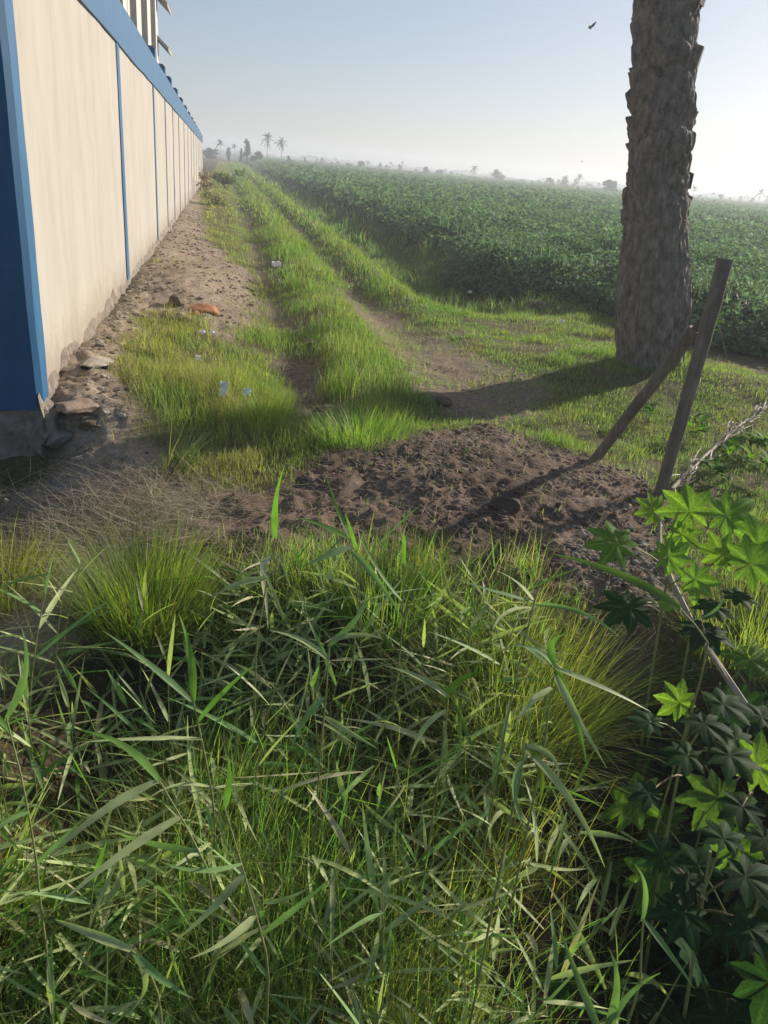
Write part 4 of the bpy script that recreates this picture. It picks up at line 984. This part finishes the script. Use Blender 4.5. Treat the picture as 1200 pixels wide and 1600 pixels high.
def castors():
    f_up = (0, -.1, 1); f_cam = (-.1, -.75, .65); f_b = (-.5, -.6, .6); 
    b1 = GH(1048, 1090); b1[1] = 2.35; b1[0] = at(1048, 1090, 2.35)[0]; b1[2] = hz(b1[0], b1[1])
    castor('castor plant with bright backlit leaves at the foot of the leaning post', b1, at(1062, 800, 2.5),
           [(at(1078, 800, 2.5), .125, f_cam, 1.8, 1), (at(1022, 800, 2.55), .10, (.3, -.75, .55), 2.2, 1), (at(1065, 835, 2.45), .10, f_cam, -1.2, 1), (at(965, 850, 2.4), .11, (.1, -.45, .9), 2.9, 0),
            (at(985, 950, 2.2), .12, (-.1, -.3, 1), 3.4, 2), (at(1045, 870, 2.35), .09, f_cam, .4, 4), (at(1085, 905, 2.3), .11, f_cam, -.6, 4), (at(1040, 945, 2.2), .05, f_cam, 1.0, 1)], None, .007)
    b2 = at(1090, 1060, 2.5); b2[2] = hz(b2[0], b2[1])
    castor('taller castor plant with wide serrated leaves at the right edge below the dry frond', b2, at(1110, 850, 2.6),
           [(at(1135, 805, 2.7), .17, (-.1, -.6, .8), .3, 4), (at(1128, 868, 2.5), .12, f_cam, 1.5, 1), (at(1172, 880, 2.4), .13, f_cam, .6, 0), (at(1185, 850, 2.55), .13, f_cam, 1.4, 4), (at(1150, 930, 2.3), .10, f_up, .0, 2), (at(1120, 950, 2.3), .10, f_up, 3.5, 2), (at(1100, 985, 2.2), .11, f_up, 4.5, 3)])
    b3 = at(1100, 1330, 1.6); b3[2] = hz(b3[0], b3[1])
    castor('castor plant with a bright star shaped leaf over the dark hollow', b3, at(1085, 1090, 1.75),
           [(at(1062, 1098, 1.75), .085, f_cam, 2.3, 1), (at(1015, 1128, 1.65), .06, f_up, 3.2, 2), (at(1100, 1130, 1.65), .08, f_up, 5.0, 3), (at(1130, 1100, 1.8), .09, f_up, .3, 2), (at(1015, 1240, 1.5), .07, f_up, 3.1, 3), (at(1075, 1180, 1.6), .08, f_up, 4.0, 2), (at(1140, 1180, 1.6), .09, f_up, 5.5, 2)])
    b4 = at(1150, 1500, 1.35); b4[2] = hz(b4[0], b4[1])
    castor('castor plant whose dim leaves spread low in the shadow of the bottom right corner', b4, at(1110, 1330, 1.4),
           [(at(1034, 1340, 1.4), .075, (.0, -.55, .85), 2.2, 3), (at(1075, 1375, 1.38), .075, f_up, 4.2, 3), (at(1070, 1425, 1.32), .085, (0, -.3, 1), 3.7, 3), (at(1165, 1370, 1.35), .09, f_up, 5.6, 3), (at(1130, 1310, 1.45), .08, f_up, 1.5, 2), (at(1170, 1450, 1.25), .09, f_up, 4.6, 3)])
    b5 = at(1210, 1270, 1.75); b5[2] = hz(b5[0], b5[1])
    castor('castor plant with a broad green leaf cut by the right edge of the hollow', b5, at(1190, 1180, 1.8),
           [(at(1180, 1195, 1.75), .10, f_cam, .2, 1), (at(1150, 1155, 1.85), .09, f_up, 2.4, 2), (at(1190, 1120, 1.95), .10, f_up, .7, 2), (at(1160, 1260, 1.6), .09, f_up, 4.0, 3), (at(1195, 1310, 1.6), .10, f_up, 5.0, 3)])
    q = random.Random(31)                    # the thicket goes on to the right of the frame and fills the hollow
    for k in range(34):
        x = q.uniform(.75, 2.3); y = q.uniform(1.15, 2.6)
        if k > 15: x = q.uniform(1.12, 1.75); y = q.uniform(1.45, 2.35)
        if x < 1.05 and y > 1.7: continue
        z = hz(x, y); hgt = q.uniform(.3, .55) if x < 1.1 else min(q.uniform(.5, .9), max(.2, -.05 - z)); lv = []
        for j in range(9):
            a = j * 2.4 + q.random(); r = q.uniform(.08, .26); h = .35 + .65 * j / 8
            lv.append(((x + r * math.cos(a), y + r * math.sin(a), z + hgt * h + .04), q.uniform(.09, .14), (math.cos(a) * .5 + q.gauss(0, .25), math.sin(a) * .5 - .1 + q.gauss(0, .25), 1), a, q.choice((2, 3, 3, 2, 4, 0) if (x > 1.1 and y > 1.9) else (2, 3, 3))))
        castor('castor plant with shade-darkened leaves in the thicket along the right edge', (x, y, z), (x + q.uniform(-.05, .05), y, z + hgt), lv, 'castor plants of the right hand thicket')
castors()

# small leafy sapling behind the posts, and weeds in the grass at the right
def sprout(label, p, n, size, h, col, seed):
    q = random.Random(seed); root = thing('leafy_weed', label, 'weed', tuple(p)); S = Soup(); S2 = Soup()
    for k in range(n):
        a = q.uniform(0, 6.28); r = q.uniform(.01, .1); hh = h * q.uniform(.5, 1); P = curve((0, 0, -.02), (r * math.cos(a), r * math.sin(a), hh), 0, 6, .01); add_tube(S2, P, np.linspace(.003, .0015, 6), 5)
        for j in range(5):
            b = a + q.uniform(-2, 2); e = P[-1 - (j > 2)]; d = np.array([math.cos(b), math.sin(b), q.uniform(-.2, .7)]) * size
            add_leaf(S, curve(e, e + d, .1 * size, 7), size * .2, lance(7, .2, .4), (0, 0, 1), .2, np.array(col) * q.uniform(.8, 1.3))
    S2.build('stem', M_STEM, root, smooth=True); S.build('foliage', M_CASTOR, root, smooth=True)
sp_ = GH(1093, 560); sprout('small bright green sapling peeping out between palm trunk and leaning post', sp_, 5, .12, .42, (.10, .24, .025), 1)
for (px, py, lab, sd_) in ((1085, 690, 'bright leafy weed in the grass just right of the tall leaning post', 3), (1140, 735, 'bushy weed with pointed leaves growing beside the dry frond', 5), (1185, 755, 'pointed leaf weed at the right edge of the frame under the dry frond', 6), (1010, 665, 'low weed in the lit grass left of the tall leaning post', 7), (1110, 760, 'leafy weed closest to the lower end of the dry frond', 8), (1165, 705, 'weed standing behind the upper part of the dry frond', 9), (1195, 715, 'weed behind the dry frond at the very edge of the frame', 10)):
    sprout(lab, GH(px, py), 6, .10, .16, (.10, .20, .03), sd_)

def stick():
    a = GH(1137, 560); b = at(1118, 492, 8.6); r = thing('dead_stick', 'thin dark stick leaning beside the tan rock behind the posts', 'stick', tuple(a)); S = Soup(); add_tube(S, curve((0, 0, -.03), b - a, .02, 8), np.linspace(.012, .007, 8), 6, rough=.2); S.build('shaft', M_TWIG, r)
stick()
# dry fallen frond
def dry_frond():
    a = GH(1046, 778); b = GH(1215, 655); a = a + [0, 0, .05]; b = b + [0, 0, .16]
    root = thing('dry_palm_frond', 'dry whitish palm frond lying across the grass at the right', 'palm frond', tuple(a)); P = curve(a, b, .08, 16) - a
    S = Soup(); add_tube(S, P, np.linspace(.014, .006, 16), 7); S.build('midrib', noise_mat('dry_rib', (.24, .20, .14), (.36, .30, .22), 12, .7, .3), root, smooth=True)
    S = Soup(); q = random.Random(8); T, A, B = frames(P)
    for k in range(170):
        i = q.randint(0, 14); p = P[i] + (P[i + 1] - P[i]) * q.random(); sg = q.choice((-1, 1)); L = q.uniform(.12, .3)
        d = T[i] * q.uniform(.8, 1.2) * (1 if q.random() < .8 else -1) + A[i] * sg * q.uniform(.08, .4) + np.array([0, 0, q.uniform(-.1, .25)]); d /= np.linalg.norm(d)
        add_leaf(S, curve(p, p + d * L, q.uniform(-.02, .03), 6, q.uniform(-.02, .02)), .0055, lance(6, .5, .3), (q.gauss(0, .6), q.gauss(0, .6), 1), .4, np.array((.34, .285, .21)) * q.uniform(.6, 1.25), q.gauss(0, 1))
    S.build('leaflets', M_STRAW, root)
    # second dead stalk in front of it
    a = at(1012, 870, 2.9); a[2] = hz(a[0], a[1]) + .04
    pts = np.array([at(1032, 790, 2.95), at(1030, 850, 2.75), at(1048, 905, 2.5), at(1090, 990, 2.3), at(1170, 1110, 2.0)])
    root = thing('dead_stalk', 'bent dead whitish stalk among the castor stems', 'stalk', tuple(pts[0])); t = np.linspace(0, 1, 5); tt = np.linspace(0, 1, 16)
    Q = np.stack([np.interp(tt, t, pts[:, i]) for i in range(3)], 1); S = Soup(); add_tube(S, Q - pts[0], np.linspace(.007, .011, 16), 7, rough=.2); S.build('stalk', noise_mat('dead_stalk', (.26, .20, .14), (.44, .37, .28), 14, .7, .4), root)
dry_frond()

# ------------------------------------------------------------------ shrub by the wall end
def shrub(label, s, v, h, r, col, n, sz, seed, name='shrub'):
    x, y = xy(s, v); root = thing(name, label, 'shrub', (x, y, hz(x, y))); q = np.random.default_rng(seed); S = Soup()
    for k in range(9):
        a = q.uniform(0, 6.28); e = np.array([r * .8 * math.cos(a) * q.random(), r * .8 * math.sin(a) * q.random(), h * q.uniform(.6, 1)]); add_tube(S, curve((0, 0, -.05), e, 0, 6, .05), np.linspace(.018, .006, 6), 5)
    S.build('stem', M_TWIG, root)
    S = Soup(); P = q.normal(0, 1, (n, 3)); P /= np.linalg.norm(P, axis=1)[:, None]; P *= (q.random(n) ** .4)[:, None]
    cl = q.normal(0, .55, (12, 3)); P = P * .45 + cl[q.integers(0, 12, n)]
    z = np.clip(h * .55 + P[:, 2] * h * .4, .04, h * 1.1)
    c = np.array(col)[None] * q.uniform(.6, 1.4, n)[:, None]
    leaves_cloud(S, P[:, 0] * r, P[:, 1] * r, z, sz * q.uniform(.6, 1.3, n), c, .8); S.build('foliage', M_CROP, root); return root
shrub('reddish dry shrub leaning on the far end of the cream wall', 25.5, .4, 1.0, .26, (.34, .25, .19), 170, .10, 1)
shrub('green shrub growing beyond the reddish one at the far wall end', 36.0, 1.1, .95, .7, (.20, .25, .10), 900, .13, 2)
shrub('low brownish bush in the left verge before the wall end', 22.0, .75, .45, .28, (.26, .27, .12), 260, .08, 3)

# ------------------------------------------------------------------ trees along the horizon
def horiz(px):                              # picture row of the level horizon at column px
    return 800 + ((px - 600) * sr - F_PX * math.tan(PITCH)) / cr
def far_palm(px, top, D, label, group=None, fr=18, skirt=False, lean=0.0, size=1.0, seed=0):
    q = random.Random(seed + px); p = at(px, top, D); x = p[0]; H = p[2]; root = thing('palm_tree', label, 'palm tree', (x, D, 0), group); L = size * D / 1220 * 9
    S = Soup(); t = np.linspace(0, 1, 8); hb = max(1.0, H - L * .55); P = np.stack([lean * t ** 2 * hb - lean * hb, 0 * t, t * hb], 1); add_tube(S, P, np.linspace(.028, .02, 8) * L * 3.0 * .5, 6, cap=False); S.build('trunk', M_BARKFAR, root)
    S = Soup()
    for k in range(fr):
        a = k * 2.4 + q.random(); rs = 1.3 - 1.7 * (k / fr) + q.gauss(0, .15); frond(S, (0, 0, hb), a, L * q.uniform(.85, 1.1), rs, .40, np.array((.06, .075, .04)) * q.uniform(.8, 1.2), 11, L * .32, L * .055)
    if skirt:
        for k in range(9):
            a = q.uniform(0, 6.28); frond(S, (0, 0, hb - L * .3 * q.random()), a, L * q.uniform(.5, .9), -1.0, .5, (.09, .075, .05), 7, L * .2, L * .04)
    S.build('crown', M_TREE, root)
def far_tree(px, top, D, wpx, label, group=None, shape='round', seed=0, low=False):
    q = np.random.default_rng(seed + px); p = at(px, top, D); H = max(p[2], 1.6); Rr = wpx / 2 * D / 1220; root = thing('tree', label, 'tree', (p[0], D, 0), group)
    S = Soup(); th = H * (.15 if low else .4); add_tube(S, [(0, 0, 0), (0.02 * H, 0, th), (0, 0, H * .75)], np.array([.035, .028, .012]) * H, 6, cap=False)
    for k in range(4):
        a = q.uniform(0, 6.28); add_tube(S, [(0.0, 0, th * .9), (Rr * .55 * math.cos(a), Rr * .55 * math.sin(a), H * q.uniform(.5, .8))], [.018 * H, .006 * H], 5, cap=False)
    S.build('trunk', M_BARKFAR, root)
    n = 520; z0 = 0.02 if low else .22; cl = 16; zc = np.linspace(z0 + .12, .9, cl)
    wz = (np.sin(math.pi * np.clip((zc - z0) / (1.02 - z0), 0, 1)) ** .6 if shape == 'round' else np.clip(1.08 - zc, 0, 1) * 1.2)
    ca = q.uniform(0, 6.28, cl); cr_ = np.sqrt(q.random(cl)) * .75; cx = np.stack([np.cos(ca) * Rr * cr_ * wz, np.sin(ca) * Rr * cr_ * wz, zc * H], 1)
    i = q.integers(0, cl, n); d = q.normal(0, 1, (n, 3)); d /= np.linalg.norm(d, axis=1)[:, None]; d *= (q.random(n) ** .4)[:, None]
    P = cx[i] + d * np.array([Rr * .5, Rr * .5, H * .14]) * (.45 + .55 * wz[i])[:, None]; P[:, 2] = np.clip(P[:, 2], .1, H)
    S = Soup(); c = np.array((.045, .06, .034))[None] * (q.uniform(.6, 1.5, cl)[i] * q.uniform(.7, 1.3, n))[:, None]
    leaves_cloud(S, P[:, 0], P[:, 1], P[:, 2], Rr * .30 * q.uniform(.6, 1.3, n), c, .9); S.build('crown', M_TREE, root)
DL, DF = 150, 205
far_palm(344, 219, DL, 'lone small palm nearest the wall end on the horizon', size=.8, seed=1)
far_tree(357, 229, DL, 9, 'small bushy tree right of the lone palm by the wall end', low=True, seed=2)
far_palm(366, 226, DL, 'short palm among bushes left of the oval tree', size=.55, seed=3)
far_tree(377, 231, DL, 9, 'small pointed tree against the left side of the oval tree', shape='cone', low=True, seed=4)
far_tree(386, 217, DL, 15, 'oval crowned tree on a bare stem on the horizon', seed=5)
far_tree(402, 236, DL, 20, 'wide low dome shaped bush between oval tree and tall palm', low=True, seed=6)
far_palm(418, 209, DL, 'tallest palm on the horizon, with a shaggy skirt', size=1.15, skirt=True, seed=7)
far_palm(440, 216, DL, 'palm with swept crown beside the tallest palm', size=1.05, skirt=True, seed=8, lean=-.03)
far_tree(451, 243, DL, 8, 'little bush at the right foot of the two big palms', low=True, seed=9)
far_tree(330, 232, 170, 26, 'broad bush behind the far end of the wall', low=True, seed=10)
GRP = 'small hazy trees of the far horizon line'; GL = 'small hazy tree in the far line along the horizon'
for k, (px, top, wd) in enumerate(((477, 245, 7), (495, 248, 7), (505, 247, 11), (519, 253, 8), (528, 252, 10), (545, 257, 14), (594, 256, 10), (606, 257, 9), (625, 256, 9), (650, 264, 12), (688, 265, 16), (706, 268, 9), (714, 270, 7), (722, 271, 6), (818, 280, 13), (831, 282, 6), (842, 283, 9), (874, 280, 10), (900, 281, 12), (920, 287, 14), (1094, 303, 7), (1104, 306, 6), (1127, 303, 8), (1142, 308, 7), (1158, 305, 9), (1176, 308, 9), (1202, 305, 12), (1222, 309, 10))):
    far_tree(px, top, DF + (k * 37) % 90, wd, GL, GRP, 'round' if k % 3 else 'cone', 20 + k, low=True)
far_tree(563, 251, DF, 13, 'round hazy tree on the horizon above the middle of the field', seed=60)
far_tree(666, 260, DF, 15, 'pointed hazy tree between the palm row and the lone mid field palm', shape='cone', low=True, seed=61)
far_tree(779, 265, DF, 19, 'broad hazy tree standing right of the lone mid horizon palm', low=True, seed=62)
far_tree(860, 277, DF, 14, 'hazy rounded tree left of the feathery palm group beside the trunk', low=True, seed=63)
far_tree(884, 274, DF, 13, 'hazy dense tree joined to the left side of the feathery palm', low=True, seed=64)
far_tree(955, 281, DF - 50, 26, 'wide hazy tree touching the left side of the near palm trunk', low=True, seed=65)
far_palm(742, 259, DF, 'lone hazy palm on the mid horizon with drooping crown', size=.75, seed=66, skirt=True)
far_palm(906, 273, DF, 'feathery hazy palm between two dense trees left of the near trunk', size=.9, seed=67)
far_palm(1086, 291, DF, 'hazy palm just right of the near palm trunk', size=.7, seed=68)
far_palm(1190, 296, DF, 'hazy palm at the right end of the horizon', size=.9, seed=69)
for k, (px, top) in enumerate(((575, 252), (594, 254), (611, 253), (629, 252), (696, 264), (936, 286), (1115, 301), (1167, 304), (1128, 304))):
    far_palm(px, top, DF + 30, 'slender hazy palm in the far line along the horizon', 'slender hazy palms of the far horizon line', size=.5, seed=70 + k, fr=12)
def belt():
    S = Soup(); n = 5200; px = rng.uniform(300, 1300, n); D = rng.uniform(470, 560, n)
    x = (px - 600) / 1220 * D * 1.09; k = fbm(px * .045, px * 0, 141, 4); hgt = 1.2 + 5.2 * np.clip(k - .25, 0, 1)
    z = hgt * rng.random(n) ** .6; leaves_cloud(S, x, D, z, rng.uniform(1.0, 2.4, n), np.array((.055, .075, .04))[None] * rng.uniform(.7, 1.3, n)[:, None], .8)
    o = S.build('distant_tree_belt', M_TREE); tag(o, 'low hazy band of distant trees along the horizon', 'trees', kind='stuff')
belt()

# ------------------------------------------------------------------ birds
def bird(px, py, D, span, label, bank, yaw):
    p = at(px, py, D); root = thing('bird', label, 'bird', tuple(p)); S = Soup()
    v = IV2 * np.array([.17, .08, .09]) * span; v[:, 2] += 0; S.add(v, IF2); S.build('body', M_BIRD, root, smooth=True)
    for sg in (-1, 1):
        S = Soup(); a = []
        for (t, ch, z) in ((0, .22, 0), (.13, .27, .12), (.22, .20, .26), (.28, .05, .36)): a += [(ch * .5 * span, sg * t * span, z * span), (-ch * .5 * span - .03 * t * span, sg * t * span, z * span - .004)]
        S.add(a, [(0, 1, 3, 2), (2, 3, 5, 4), (4, 5, 7, 6)]); S.build('wing', M_BIRD, root)
    S = Soup(); S.add([(-.09 * span, .02 * span, 0), (-.09 * span, -.02 * span, 0), (-.2 * span, -.045 * span, .01 * span), (-.2 * span, .045 * span, .01 * span)], [(0, 1, 2, 3)]); S.build('tail', M_BIRD, root)
    root.rotation_euler = (bank, .2, yaw)
bird(922, 43, 28, .50, 'dark bird flying in the open sky left of the palm trunk', .15, .9)
bird(909, 253, 60, .30, 'tiny dark bird low in the sky above the horizon trees', .3, 1.0)

# ------------------------------------------------------------------ haze
def haze():
    S = Soup(); add_box(S, (-520, -25, -2.2), (1040, 0, 0), (0, 720, 0), (0, 0, 13.2))
    m = bpy.data.materials.new('haze'); m.use_nodes = True; t = m.node_tree; t.nodes.remove(t.nodes['Principled BSDF'])
    pv = t.nodes.new('ShaderNodeVolumePrincipled'); pv.inputs['Color'].default_value = (.86, .91, .98, 1); pv.inputs['Density'].default_value = 0.0030; pv.inputs['Anisotropy'].default_value = 0.3
    t.links.new(pv.outputs[0], t.nodes['Material Output'].inputs['Volume'])
    o = S.build('haze', m); tag(o, kind='stuff')
haze()
